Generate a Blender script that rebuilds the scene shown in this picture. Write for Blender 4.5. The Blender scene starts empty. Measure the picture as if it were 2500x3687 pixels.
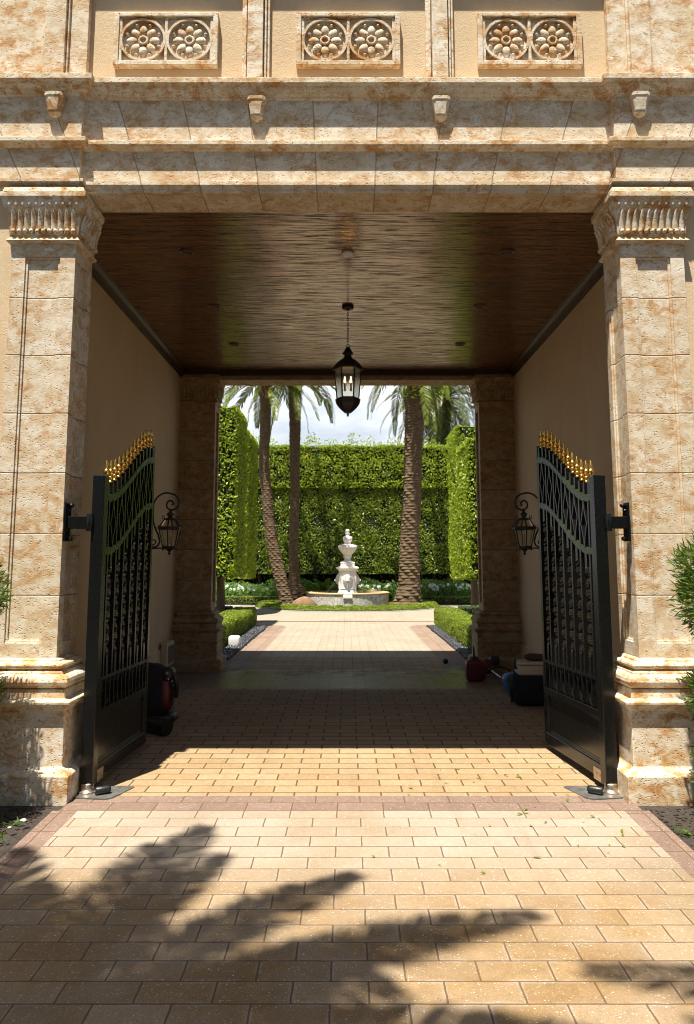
import bpy, math, random
import numpy as np
from mathutils import Vector, Matrix
random.seed(7); RNG = np.random.default_rng(7)
SC = bpy.context.scene
COL = SC.collection
PI = math.pi
R = math.radians

# ------------------------------------------------------------------ helpers
def tag(o, label=None, cat=None, group=None, kind=None):
    if label: o['label'] = label
    if cat: o['category'] = cat
    if group: o['group'] = group
    if kind: o['kind'] = kind
    return o

def empty(name, loc=(0, 0, 0), rz=0.0, parent=None):
    o = bpy.data.objects.new(name, None); COL.objects.link(o)
    o.location = loc; o.rotation_euler = (0, 0, rz); o.empty_display_size = .1
    if parent: o.parent = parent
    return o

def copy_tree(o, parent=None):
    c = o.copy(); COL.objects.link(c); c.parent = parent
    for ch in list(o.children): copy_tree(ch, c)
    return c

class MB:
    """collects shapes that become ONE mesh"""
    def __init__(s): s.v = []; s.f = []; s.sm = []; s.m = []
    def add(s, vs, fs, smooth=False, m=0):
        b = len(s.v); s.v += [tuple(p) for p in vs]
        for f in fs: s.f.append(tuple(i + b for i in f)); s.sm.append(smooth); s.m.append(m)
        return s
    def box(s, x0, x1, y0, y1, z0, z1, m=0):
        if x0 > x1: x0, x1 = x1, x0
        if y0 > y1: y0, y1 = y1, y0
        v = [(x0,y0,z0),(x1,y0,z0),(x1,y1,z0),(x0,y1,z0),(x0,y0,z1),(x1,y0,z1),(x1,y1,z1),(x0,y1,z1)]
        return s.add(v, [(3,2,1,0),(4,5,6,7),(0,1,5,4),(1,2,6,5),(2,3,7,6),(3,0,4,7)], False, m)
    def loft(s, rings, closed=True, cap=True, smooth=True, m=0):
        n = len(rings[0]); v = [p for r in rings for p in r]; f = []
        for i in range(len(rings)-1):
            for j in range(n if closed else n-1):
                k = (j+1) % n
                f.append((i*n+j, i*n+k, (i+1)*n+k, (i+1)*n+j))
        s.add(v, f, smooth, m)
        if cap and closed:
            s.add(rings[0], [tuple(range(n))[::-1]], False, m); s.add(rings[-1], [tuple(range(n))], False, m)
        return s
    def lathe(s, prof, seg=24, c=(0,0,0), cap=True, smooth=True, m=0, rot=0.0, fn=None):
        rings = []
        for r, z in prof:
            ring = []
            for k in range(seg):
                a = rot + 2*PI*k/seg; rr = r*(fn(a, z) if fn else 1)
                ring.append((c[0]+rr*math.cos(a), c[1]+rr*math.sin(a), c[2]+z))
            rings.append(ring)
        return s.loft(rings, True, cap, smooth, m)
    def tube(s, pts, r, seg=8, cap=True, smooth=True, m=0, flat=1.0):
        P = [Vector(p) for p in pts]; n = len(P); rings = []
        rr = r if isinstance(r, (list, tuple)) else [r]*n
        up = None
        for i in range(n):
            t = (P[min(i+1, n-1)] - P[max(i-1, 0)]); t.normalize()
            if up is None:
                up = Vector((0,0,1)) if abs(t.z) < .9 else Vector((1,0,0))
            a = t.cross(up); a.normalize(); b = a.cross(t); up = b
            rings.append([tuple(P[i] + a*(math.cos(q)*rr[i]) + b*(math.sin(q)*rr[i]*flat)) for q in (2*PI*k/seg for k in range(seg))])
        rings = [r_[::-1] for r_ in rings]
        return s.loft(rings, True, cap, smooth, m)
    def torus(s, c, R_, r, ax='z', seg=20, ss=8, m=0, sx=1.0, sy=1.0, rot=0.0):
        v = []; f = []
        for i in range(seg):
            a = 2*PI*i/seg
            for j in range(ss):
                b = 2*PI*j/ss; q = R_ + r*math.cos(b)
                p = (q*math.cos(a)*sx, q*math.sin(a)*sy, r*math.sin(b))
                if ax == 'y': p = (p[0], p[2], p[1])
                if ax == 'x': p = (p[2], p[0], p[1])
                if rot:
                    p = (p[0]*math.cos(rot)-p[1]*math.sin(rot), p[0]*math.sin(rot)+p[1]*math.cos(rot), p[2])
                v.append((c[0]+p[0], c[1]+p[1], c[2]+p[2]))
        for i in range(seg):
            for j in range(ss):
                f.append((i*ss+j, ((i+1)%seg)*ss+j, ((i+1)%seg)*ss+(j+1)%ss, i*ss+(j+1)%ss))
        return s.add(v, f, True, m)
    def blob(s, c, ax, e=1.0, nu=20, nv=12, m=0, fn=None):
        """super-ellipsoid; e<1 boxier"""
        def sg(x): return math.copysign(abs(x)**e, x)
        rings = []
        for j in range(nv+1):
            t = -PI/2 + PI*j/nv; ct = sg(math.cos(t)) if 0 < j < nv else .02; ring = []
            for i in range(nu):
                a = 2*PI*i/nu
                p = Vector((ax[0]*ct*sg(math.cos(a)), ax[1]*ct*sg(math.sin(a)), ax[2]*sg(math.sin(t))))
                if fn: p = fn(p)
                ring.append((c[0]+p[0], c[1]+p[1], c[2]+p[2]))
            rings.append(ring)
        return s.loft(rings, True, True, True, m)
    def sweep(s, path, prof, smooth=False, m=0, close_back=None):
        """plan path (open) with a profile of (outward offset, z), mitred"""
        n = len(path); offs = []
        for i in range(n):
            ns = []
            if i > 0:
                d = Vector(path[i]) - Vector(path[i-1]); d.normalize(); ns.append(Vector((d.y, -d.x)))
            if i < n-1:
                d = Vector(path[i+1]) - Vector(path[i]); d.normalize(); ns.append(Vector((d.y, -d.x)))
            if len(ns) == 1: offs.append(ns[0])
            else:
                b = ns[0] + ns[1]; offs.append(b / (1 + ns[0].dot(ns[1])))
        v = []; f = []; k = len(prof)
        for i in range(n):
            for d, z in prof:
                v.append((path[i][0]+offs[i].x*d, path[i][1]+offs[i].y*d, z))
        for i in range(n-1):
            for j in range(k-1):
                f.append((i*k+j, (i+1)*k+j, (i+1)*k+j+1, i*k+j+1))
        return s.add(v, f, smooth, m)
    def xf(s, fn, flip=False):
        s.v = [fn(*p) for p in s.v]
        if flip: s.f = [f[::-1] for f in s.f]
        return s
    def build(s, name, mat, parent=None, bevel=0.0, loc=None, seg=2, flat_only=False):
        me = bpy.data.meshes.new(name); me.from_pydata(s.v, [], s.f)
        for mm in (mat if isinstance(mat, (list, tuple)) else [mat]): me.materials.append(mm)
        me.polygons.foreach_set('use_smooth', s.sm); me.polygons.foreach_set('material_index', s.m)
        me.update()
        o = bpy.data.objects.new(name, me); COL.objects.link(o)
        if parent: o.parent = parent
        if loc: o.location = loc
        if bevel > 0:
            b = o.modifiers.new('bevel', 'BEVEL'); b.width = bevel; b.segments = seg; b.limit_method = 'ANGLE'; b.angle_limit = R(40)
        return o

def np_mesh(name, V, Q, mats, parent=None, mi=None, loc=None, smooth=False):
    me = bpy.data.meshes.new(name); V = np.asarray(V, np.float32); Q = np.asarray(Q, np.int32)
    nq, k = Q.shape
    me.vertices.add(len(V)); me.vertices.foreach_set('co', V.ravel())
    me.loops.add(nq*k); me.loops.foreach_set('vertex_index', Q.ravel())
    me.polygons.add(nq); me.polygons.foreach_set('loop_start', np.arange(0, nq*k, k, dtype=np.int32))
    me.polygons.foreach_set('loop_total', np.full(nq, k, np.int32))
    for m in (mats if isinstance(mats, (list, tuple)) else [mats]): me.materials.append(m)
    if mi is not None: me.polygons.foreach_set('material_index', np.asarray(mi, np.int32))
    me.polygons.foreach_set('use_smooth', np.full(nq, smooth, bool))
    me.update(calc_edges=True); me.validate()
    o = bpy.data.objects.new(name, me); COL.objects.link(o)
    if parent: o.parent = parent
    if loc: o.location = loc
    return o

def unit(a): return a/np.maximum(np.linalg.norm(a, axis=1, keepdims=True), 1e-9)

def leaves(P, Nrm, size, jitter=.7, wid=.5, fold=.12, up=.0):
    """folded diamond leaves at points P; returns V,Q (two quads... as one kite of 4 verts + fold vert)"""
    n = len(P)
    N = unit(Nrm + jitter*RNG.normal(size=(n, 3)))
    T = unit(np.cross(N, RNG.normal(size=(n, 3)))); 
    if up: T = unit(T + np.array([0, 0, up])); N = unit(np.cross(np.cross(T, N), T))
    B = np.cross(N, T)
    L = size*(.65 + .7*RNG.random((n, 1)))
    a = P - T*L*.5; c = P + T*L*.5
    b = P + B*L*wid*.5 + N*L*fold - T*L*.05; d = P - B*L*wid*.5 + N*L*fold - T*L*.05
    V = np.stack([a, b, c, d], 1).reshape(-1, 3)
    i = np.arange(n)*4
    Q = np.concatenate([np.stack([i, i+1, i+2], 1), np.stack([i, i+2, i+3], 1)])
    return V, Q

def gz(y):
    if y < 5.45: return .035*(max(y, -10.) - 5.45)
    if y < 12: return .015*(y - 5.45)
    if y < 22: return .098 + (y-12)*.0057
    return .155

# ------------------------------------------------------------------ materials
class NT:
    def __init__(s, name):
        s.mat = bpy.data.materials.new(name); s.mat.use_nodes = True
        s.t = s.mat.node_tree; s.n = s.t.nodes; s.l = s.t.links
        s.bsdf = s.n['Principled BSDF']; s.out = s.n['Material Output']
    def new(s, typ, **kw):
        n = s.n.new(typ)
        for k, v in kw.items():
            if k.startswith('i_'):
                key = k[2:]
                key = int(key) if key.isdigit() else key.replace('_', ' ')
                s.set(n.inputs[key], v)
            else: setattr(n, k, v)
        return n
    def set(s, sock, v):
        if isinstance(v, bpy.types.NodeSocket): s.l.new(v, sock)
        elif isinstance(v, bpy.types.Node): s.l.new(v.outputs[0], sock)
        else:
            if isinstance(v, (tuple, list)) and len(v) == 3 and sock.type == 'RGBA': v = (*v, 1)
            sock.default_value = v
    def math(s, op, a, b=None, clamp=False):
        n = s.n.new('ShaderNodeMath'); n.operation = op; n.use_clamp = clamp
        s.set(n.inputs[0], a)
        if b is not None: s.set(n.inputs[1], b)
        return n.outputs[0]
    def coord(s, scale=(1,1,1), loc=(0,0,0), rot=(0,0,0), kind='Object'):
        tc = s.n.new('ShaderNodeTexCoord'); m = s.n.new('ShaderNodeMapping')
        s.l.new(tc.outputs[kind], m.inputs[0])
        m.inputs['Scale'].default_value = scale; m.inputs['Location'].default_value = loc; m.inputs['Rotation'].default_value = rot
        return m.outputs[0]
    def noise(s, vec, scale, detail=4, rough=.55, dist=0.0):
        n = s.new('ShaderNodeTexNoise'); s.l.new(vec, n.inputs['Vector'])
        n.inputs['Scale'].default_value = scale; n.inputs['Detail'].default_value = detail
        n.inputs['Roughness'].default_value = rough; n.inputs['Distortion'].default_value = dist
        return n.outputs[0]
    def ramp(s, fac, lo, hi, a=0.0, b=1.0):
        n = s.new('ShaderNodeMapRange', clamp=True); s.l.new(fac, n.inputs[0])
        n.inputs[1].default_value = lo; n.inputs[2].default_value = hi; n.inputs[3].default_value = a; n.inputs[4].default_value = b
        return n.outputs[0]
    def mix(s, fac, a, b, typ='MIX'):
        n = s.n.new('ShaderNodeMix'); n.data_type = 'RGBA'; n.blend_type = typ
        s.set(n.inputs[0], fac); s.set(n.inputs[6], a); s.set(n.inputs[7], b)
        return n.outputs[2]
    def bump(s, h, strength=.3, dist=.01, prev=None):
        n = s.n.new('ShaderNodeBump'); s.l.new(h, n.inputs['Height'])
        n.inputs['Strength'].default_value = strength; n.inputs['Distance'].default_value = dist
        if prev is not None: s.l.new(prev, n.inputs['Normal'])
        return n.outputs[0]
    def fin(s, col=None, rough=None, normal=None, **kw):
        if col is not None: s.set(s.bsdf.inputs['Base Color'], col)
        if rough is not None: s.set(s.bsdf.inputs['Roughness'], rough)
        if normal is not None: s.l.new(normal, s.bsdf.inputs['Normal'])
        for k, v in kw.items(): s.set(s.bsdf.inputs[k.replace('_', ' ')], v)
        return s.mat

def sep(t, vec):
    n = t.n.new('ShaderNodeSeparateXYZ'); t.l.new(vec, n.inputs[0]); return n.outputs

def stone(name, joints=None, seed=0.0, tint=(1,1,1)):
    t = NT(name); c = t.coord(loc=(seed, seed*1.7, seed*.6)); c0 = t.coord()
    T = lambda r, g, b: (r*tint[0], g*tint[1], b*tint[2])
    blk = None
    if joints:
        co = sep(t, c0)
        if joints == 'z':
            q = t.math('DIVIDE', t.math('SUBTRACT', co[2], 1.382), .447); w = .0042/.447
        else:
            q = t.math('ADD', t.math('DIVIDE', t.math('DIVIDE', t.math('MULTIPLY', co[0], 5.18), t.math('ADD', co[2], .73)), .4475), .52); w = .0036/.4475
        fr = t.math('FRACT', q)
        line = t.ramp(t.math('MINIMUM', fr, t.math('SUBTRACT', 1.0, fr)), w*1.5, w*.6)
        wn = t.new('ShaderNodeTexWhiteNoise', noise_dimensions='1D'); t.l.new(t.math('ADD', t.math('FLOOR', q), seed), wn.inputs['W'])
        blk = wn.outputs[0]
        # every block is cut from another piece of stone
        vm = t.n.new('ShaderNodeVectorMath'); vm.operation = 'MULTIPLY_ADD'; t.l.new(wn.outputs[1], vm.inputs[0]); vm.inputs[1].default_value = (7, 5, 9); t.l.new(c, vm.inputs[2]); c = vm.outputs[0]
    def st(vec, s):
        m = t.n.new('ShaderNodeMapping'); t.l.new(vec, m.inputs[0]); m.inputs['Scale'].default_value = s; m.inputs['Rotation'].default_value = (.2, .35, .1); return m.outputs[0]
    cs = st(c, (1, 1, 1.5))
    big = t.noise(c, 1.1, 4, .55); mot = t.noise(cs, 6.5, 9, .70, .3); rf = t.noise(cs, 8.0, 10, .74, .55); mask = t.noise(c, 2.3, 4, .6, .3)
    fine = t.noise(c, 75, 4, .7); grit = t.noise(c, 30, 6, .75)
    col = t.mix(t.ramp(big, .35, .65), T(.69, .595, .435), T(.76, .69, .56))
    col = t.mix(t.math('MULTIPLY', t.ramp(mot, .455, .565), .66), col, T(.545, .40, .22))
    thr = t.ramp(mask, .35, .50)
    if blk is not None:
        thr = t.math('MULTIPLY', thr, t.ramp(blk, 0, 1, .45, 1.15), True)
    rust = t.math('MULTIPLY', t.ramp(rf, .465, .555), thr)
    col = t.mix(t.math('MULTIPLY', rust, .80), col, T(.52, .28, .085))
    col = t.mix(t.math('MULTIPLY', t.math('MULTIPLY', t.ramp(rf, .54, .63), thr), .75), col, T(.37, .16, .045))
    col = t.mix(t.math('MULTIPLY', t.ramp(grit, .50, .62), .22), col, T(.36, .25, .14))
    pv = t.new('ShaderNodeTexVoronoi', feature='F1'); pv.inputs['Scale'].default_value = 46
    t.l.new(st(c, (1, 1, 1.7)), pv.inputs['Vector'])
    pit = t.math('MULTIPLY', t.ramp(pv.outputs['Distance'], .34, .16), t.ramp(t.noise(c, 17, 4, .7), .46, .55))
    col = t.mix(t.math('MULTIPLY', pit, .85), col, T(.17, .10, .05))
    h = t.math('SUBTRACT', t.math('ADD', t.math('MULTIPLY', fine, .3), t.math('MULTIPLY', grit, .5)), pit)
    if joints:
        col = t.mix(t.ramp(blk, 0, 1, 0, .22), col, T(.50, .385, .25))
        col = t.mix(t.math('MULTIPLY', line, t.ramp(grit, .35, .6, .35, .9 if joints == 'z' else .6)), col, T(.17, .12, .075))
        h = t.math('SUBTRACT', h, t.math('MULTIPLY', line, 1.4))
    return t.fin(col, t.ramp(fine, .3, .7, .62, .9), t.bump(h, .7, .006), Specular_IOR_Level=.3)

def stucco(name, a, b):
    t = NT(name); c = t.coord()
    col = t.mix(t.ramp(t.noise(c, 1.2, 6, .6), .3, .7), a, b)
    g = t.noise(c, 130, 3, .6)
    col = t.mix(t.math('MULTIPLY', t.ramp(t.noise(c, 9, 6, .75), .62, .8), .25), col, tuple(x*.62 for x in a))
    st_ = t.noise(t.coord(scale=(1, 1, .25)), 3.5, 7, .7)
    col = t.mix(t.ramp(st_, .5, .75, 0, .35), col, tuple(x*.7 for x in a))
    g = t.math('ADD', g, t.math('MULTIPLY', t.noise(c, 28, 5, .6), .8))
    return t.fin(col, .92, t.bump(g, .6, .007), Specular_IOR_Level=.2)

def simple(name, col, rough=.5, metal=0.0, nscale=30, var=.12, bump=.15, bd=.003, **kw):
    t = NT(name); c = t.coord(); n = t.noise(c, nscale, 5, .65)
    cc = t.mix(t.ramp(n, .3, .7), tuple(max(0, x*(1-var)) for x in col), tuple(min(1, x*(1+var)) for x in col))
    return t.fin(cc, t.ramp(n, .3, .7, max(0, rough-.07), min(1, rough+.07)), t.bump(n, bump, bd), Metallic=metal, **kw)

def leafmat(name, cols, trans=.35, rough=.42, tcol=(.35,.5,.05)):
    t = NT(name)
    g = t.new('ShaderNodeNewGeometry')
    r = t.new('ShaderNodeValToRGB'); t.l.new(g.outputs['Random Per Island'], r.inputs[0])
    els = r.color_ramp.elements
    while len(els) < len(cols): els.new(.5)
    for i, cc in enumerate(cols):
        els[i].position = i/(len(cols)-1); els[i].color = (*cc, 1)
    t.fin(r.outputs[0], rough, Specular_IOR_Level=.45)
    tr = t.new('ShaderNodeBsdfTranslucent')
    t.l.new(t.mix(.6, r.outputs[0], tcol), tr.inputs['Color'])
    m = t.new('ShaderNodeMixShader'); m.inputs[0].default_value = trans
    t.l.new(t.bsdf.outputs[0], m.inputs[1]); t.l.new(tr.outputs[0], m.inputs[2]); t.l.new(m.outputs[0], t.out.inputs[0])
    return t.mat

def paver(name, ca, cb, bleach, mort_w=.0044, edges=0.0, w=.305, h=.1525, loc=(0,0,0), rot=0.0, wet=False, stain=True, off=.5, joint=(.10,.058,.024)):
    t = NT(name)
    c0 = t.coord(); cm = t.coord(loc=loc, rot=(0, 0, rot))
    br = t.new('ShaderNodeTexBrick', offset=off, offset_frequency=2, squash=1.0)
    wob = t.n.new('ShaderNodeVectorMath'); wob.operation = 'MULTIPLY_ADD'
    nv = t.new('ShaderNodeTexNoise'); t.l.new(c0, nv.inputs['Vector']); nv.inputs['Scale'].default_value = 14
    t.l.new(nv.outputs['Color'], wob.inputs[0]); wob.inputs[1].default_value = (.006, .006, 0)
    t.l.new(cm, wob.inputs[2])
    t.l.new(wob.outputs[0], br.inputs['Vector'])
    for k, v in (('Scale', 1.0), ('Mortar Size', mort_w), ('Mortar Smooth', .25), ('Bias', 0.0), ('Brick Width', w), ('Row Height', h)):
        br.inputs[k].default_value = v
    br.inputs['Color1'].default_value = (0, 0, 0, 1); br.inputs['Color2'].default_value = (1, 1, 1, 1); br.inputs['Mortar'].default_value = (.5, .5, .5, 1)
    per = br.outputs['Color']; mort = br.outputs['Fac']
    col = t.mix(t.ramp(per, 0, 1), ca, cb)
    grain = t.noise(c0, 260, 3, .7)
    mot = t.noise(c0, 18, 5, .7)
    col = t.mix(t.ramp(mot, .35, .7, 0, .45), col, tuple(x*.62 for x in ca))
    b2 = t.new('ShaderNodeTexBrick', offset=off, offset_frequency=2, squash=1.0); t.l.new(wob.outputs[0], b2.inputs['Vector'])
    for k, v in (('Scale', 1.0), ('Mortar Size', .026), ('Mortar Smooth', 1.0), ('Bias', 0.0), ('Brick Width', w), ('Row Height', h)):
        b2.inputs[k].default_value = v
    edge = t.math('MULTIPLY', t.ramp(b2.outputs['Fac'], .05, .9), t.ramp(t.noise(c0, 5, 5, .65), .42, .60))
    col = t.mix(t.math('MULTIPLY', edge, edges), col, bleach)
    if stain:
        y = sep(t, c0)[1]
        big = t.noise(c0, 1.1, 5, .6, .8)
        patch = t.ramp(t.math('ADD', big, t.math('MULTIPLY', t.ramp(per, 0, 1), .10)), .44, .62)
        band = t.math('MULTIPLY', t.ramp(y, 3.9, 4.7), t.ramp(y, 5.9, 5.5))
        lo = t.math('MULTIPLY', t.math('MAXIMUM', t.math('MULTIPLY', patch, .35), t.math('MULTIPLY', band, t.ramp(big, .25, .5, .45, .95))), t.ramp(per, 0, 1, .75, 1.0))
        # edges of a paver dry lighter
        col = t.mix(lo, col, bleach)
    if wet:
        co = sep(t, c0)
        wn = t.noise(c0, 3.0, 6, .65)
        wm = t.math('MULTIPLY', t.ramp(co[1], 9.75, 10.0), t.ramp(co[1], 12.3, 11.5))
        wm = t.math('MULTIPLY', wm, t.ramp(t.math('ADD', wn, t.math('MULTIPLY', t.ramp(co[1], 11.8, 10.4), .25)), .46, .62))
        col = t.mix(t.math('MULTIPLY', wm, .3), col, tuple(x*.35 for x in ca))
    dirt = t.noise(c0, .75, 6, .62, .5)
    col = t.mix(t.ramp(dirt, .50, .68, 0, .30), col, tuple(x*.55 for x in ca))
    tyre = t.noise(t.coord(scale=(2.2, .16, 1)), 1.5, 5, .6)
    col = t.mix(t.ramp(tyre, .54, .72, 0, .28), col, tuple(x*.5 for x in ca))
    # shell flecks
    fl = t.new('ShaderNodeTexVoronoi', feature='F1'); fl.inputs['Scale'].default_value = 75
    t.l.new(t.coord(scale=(1, 1.25, 1)), fl.inputs['Vector'])
    rr = sep(t, fl.outputs['Color'])
    fm = t.math('MULTIPLY', t.ramp(rr[0], .66, .69), t.math('LESS_THAN', fl.outputs['Distance'], t.math('MULTIPLY', rr[1], .36)))
    f2 = t.new('ShaderNodeTexVoronoi', feature='F1'); f2.inputs['Scale'].default_value = 190
    t.l.new(c0, f2.inputs['Vector'])
    r2 = sep(t, f2.outputs['Color'])
    fm2 = t.math('MULTIPLY', t.math('GREATER_THAN', r2[0], .72), t.math('LESS_THAN', f2.outputs['Distance'], t.math('MULTIPLY', r2[1], .45)))
    dk = t.math('MULTIPLY', t.math('LESS_THAN', r2[0], .16), t.math('LESS_THAN', f2.outputs['Distance'], .42))
    col = t.mix(t.math('MULTIPLY', fm, .7), col, (.56, .50, .41))
    col = t.mix(t.math('MULTIPLY', fm2, .6), col, (.48, .40, .30))
    col = t.mix(t.math('MULTIPLY', dk, .5), col, tuple(x*.4 for x in ca))
    col = t.mix(t.math('MULTIPLY', mort, .88), col, joint)
    h_ = t.math('SUBTRACT', t.math('ADD', t.math('MULTIPLY', grain, .12), t.math('MULTIPLY', fm, .1)), mort)
    rough = .82
    if wet: rough = t.math('SUBTRACT', .82, t.math('MULTIPLY', wm, .48))
    return t.fin(col, rough, t.bump(h_, .6, .006), Specular_IOR_Level=.35)

M = {}
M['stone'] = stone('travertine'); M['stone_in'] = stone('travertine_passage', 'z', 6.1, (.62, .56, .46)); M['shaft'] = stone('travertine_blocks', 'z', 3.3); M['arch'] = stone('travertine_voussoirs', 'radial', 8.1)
M['stone2'] = stone('travertine_carved', None, 12.4)
M['stucco'] = stucco('stucco', (.64, .475, .29), (.68, .52, .325))
M['paver'] = paver('pavers_tan', (.235, .145, .060), (.305, .200, .092), (.335, .283, .220), loc=(.215, -.018, 0), edges=.6)
M['paver_in'] = paver('pavers_tan_passage', joint=(.07,.040,.017), mort_w=.0066, ca=(.31, .205, .10), cb=(.385, .27, .15), bleach=(.44, .345, .235), loc=(.215, -.08, 0), wet=True, stain=False)
M['paver_yard'] = paver('pavers_yard', (.335, .28, .205), (.385, .325, .245), (.40, .33, .25), loc=(.215, .0, 0), stain=False)
M['red'] = paver('pavers_red', (.185, .120, .088), (.245, .165, .125), (.5, .4, .3), loc=(.06, -.006, 0), stain=False)
M['red_len'] = paver('pavers_red_lengthwise', (.185, .120, .088), (.245, .165, .125), (.5, .4, .3), h=.166, w=.305, loc=(0.09, .05, 0), rot=R(90), stain=False, off=0.0)
M['red_in'] = paver('pavers_red_passage', (.24, .165, .12), (.30, .215, .16), (.5, .4, .3), h=.22, w=.44, loc=(0.02, .05, 0), rot=R(90), stain=False, wet=True)

def wood():
    t = NT('stained_planks'); c = t.coord()
    cs = t.coord(scale=(1.0, 26, 26)); cg = t.coord(scale=(1.7, 46, 46))
    y = sep(t, c)[1]
    q = t.math('DIVIDE', y, .105); idx = t.math('FLOOR', q); fr = t.math('FRACT', q)
    gap = t.ramp(t.math('MINIMUM', fr, t.math('SUBTRACT', 1.0, fr)), .05, .02)
    wn = t.new('ShaderNodeTexWhiteNoise', noise_dimensions='1D'); t.l.new(idx, wn.inputs['W'])
    g1 = t.noise(cs, 1.6, 5, .6, .0); g2 = t.noise(cg, 2.0, 5, .65, .0)
    col = t.mix(t.ramp(g1, .35, .7), (.11, .042, .015), (.26, .108, .040))
    col = t.mix(t.ramp(wn.outputs[0], 0, 1, 0, .5), col, (.055, .026, .012))
    streak = t.ramp(g2, .50, .60)
    col = t.mix(t.math('MULTIPLY', streak, .85), col, (.018, .009, .005))
    col = t.mix(gap, col, (.008, .005, .003))
    h = t.math('SUBTRACT', t.math('MULTIPLY', g2, .25), t.math('ADD', gap, t.math('MULTIPLY', streak, .35)))
    return t.fin(col, t.math('ADD', .175, t.math('MULTIPLY', streak, .45)), t.bump(h, .22, .0025), Specular_IOR_Level=t.math('SUBTRACT', .62, t.math('MULTIPLY', streak, .58)), Specular_Tint=(1, .79, .56, 1), IOR=2.1)
M['wood'] = wood()
M['wood_trim'] = simple('dark_trim', (.05, .022, .010), .38, 0, 40, .3, .1, .002)
M['iron'] = simple('black_gloss_iron', (.006, .006, .0055), .24, 0, 90, .3, .06, .001, Specular_IOR_Level=.45)
M['iron_mat'] = simple('black_lantern_iron', (.014, .012, .010), .5, 0, 60, .3, .2, .001)
M['iron_green'] = simple('dark_green_iron', (.020, .034, .005), .26, 0, 90, .3, .06, .001, Specular_IOR_Level=.5)
M['kerb'] = simple('grey_kerb', (.24, .24, .23), .8)
M['gold'] = simple('gilded_metal', (.83, .48, .10), .24, 1.0, 80, .18, .2, .002)
M['brass'] = simple('worn_steel', (.50, .42, .32), .35, .9, 60, .35, .3, .002)
M['plate'] = simple('steel_plate', (.20, .20, .18), .42, .55, 14, .35, .3, .003)
M['rubber'] = simple('black_plastic', (.012, .012, .012), .42, 0, 50, .3, .2, .002)
M['redpl'] = simple('red_plastic', (.12, .011, .008), .4, 0, 20, .2, .1, .002)
M['bluepl'] = simple('blue_plastic_bag', (.04, .20, .46), .35, 0, 14, .35, .8, .02)
M['tan_cool'] = simple('tan_plastic', (.52, .44, .31), .45, 0, 25, .08, .1, .002)
M['fabric'] = simple('black_fabric', (.012, .011, .011), .9, 0, 120, .3, .4, .003)
M['dkbrown'] = simple('dark_brown_cloth', (.06, .035, .022), .75, 0, 30, .4, .5, .008)
M['chrome'] = simple('bare_metal_tube', (.55, .54, .52), .25, 1.0, 40, .15, .1, .001)
M['white'] = simple('white_cast_stone', (.80, .76, .68), .55, 0, 9, .07, .25, .006)
M['whitebox'] = simple('white_plastic', (.72, .72, .70), .5, 0, 25, .1, .2, .004)
M['terra'] = simple('tan_stone_rim', (.55, .34, .17), .7, 0, 14, .18, .3, .006)
M['pebble'] = simple('black_pebbles', (.035, .037, .042), .32, 0, 12, .5, .2, .004)
M['soil'] = simple('dark_mulch', (.050, .037, .026), .95, 0, 38, .6, 1.0, .03)
M['path'] = simple('pale_gravel', (.55, .49, .42), .9, 0, 60, .25, .6, .01)
M['stem'] = simple('brown_stems', (.12, .085, .055), .9, 0, 30, .4, .5, .01)
M['low_bounce_asphalt'] = simple('low_bounce_asphalt', (.045,.045,.047), .9, 0, 60, .4, .5, .01)
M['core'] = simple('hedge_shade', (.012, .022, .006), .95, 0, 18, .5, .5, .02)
M['water'] = None
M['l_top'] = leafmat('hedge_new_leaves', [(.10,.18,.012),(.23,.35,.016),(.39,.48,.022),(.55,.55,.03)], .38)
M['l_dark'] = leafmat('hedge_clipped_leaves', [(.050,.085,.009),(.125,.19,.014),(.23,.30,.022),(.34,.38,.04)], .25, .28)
M['l_lime'] = leafmat('hedge_lime_leaves', [(.14,.23,.012),(.24,.34,.016),(.34,.42,.022),(.44,.49,.03)], .42)
M['l_box'] = leafmat('box_hedge_leaves', [(.06,.11,.010),(.15,.22,.014),(.26,.32,.020),(.36,.40,.025)], .35)
M['l_low'] = leafmat('groundcover_leaves', [(.03,.065,.012),(.06,.11,.018),(.10,.16,.025)], .3)
M['l_fl'] = leafmat('flowerbed_leaves', [(.06,.15,.03),(.12,.25,.045),(.22,.36,.07)], .35)
M['petal'] = leafmat('white_petals', [(.78,.78,.74),(.85,.85,.82)], .3, .6, (.8,.8,.7))
M['l_palm'] = leafmat('palm_leaflets', [(.035,.068,.008),(.075,.12,.012),(.145,.185,.016),(.25,.26,.035)], .22, .32, (.3,.35,.05))
M['l_pod'] = leafmat('podocarpus_leaves', [(.015,.04,.004),(.04,.085,.007),(.12,.19,.012)], .25, .6)
M['l_cyc'] = leafmat('cycad_leaflets', [(.05,.11,.012),(.10,.18,.015),(.17,.26,.02)], .35, .3)
M['l_fallen'] = leafmat('fallen_leaf', [(.07,.14,.015),(.16,.22,.03),(.06,.06,.02)], .3, .4)

def bark(name, a, b, rough=.9):
    t = NT(name); c = t.coord(); n = t.noise(c, 9, 6, .7); n2 = t.noise(t.coord(scale=(1,1,3)), 30, 5, .7)
    col = t.mix(t.ramp(n, .3, .7), a, b); col = t.mix(t.ramp(n2, .5, .75, 0, .7), col, tuple(x*.35 for x in a))
    return t.fin(col, rough, t.bump(n2, .8, .02))
M['bark'] = bark('palm_bark', (.085, .052, .024), (.18, .12, .062)); M['bark2'] = bark('palm_boot', (.19, .10, .045), (.30, .19, .10))

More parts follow.
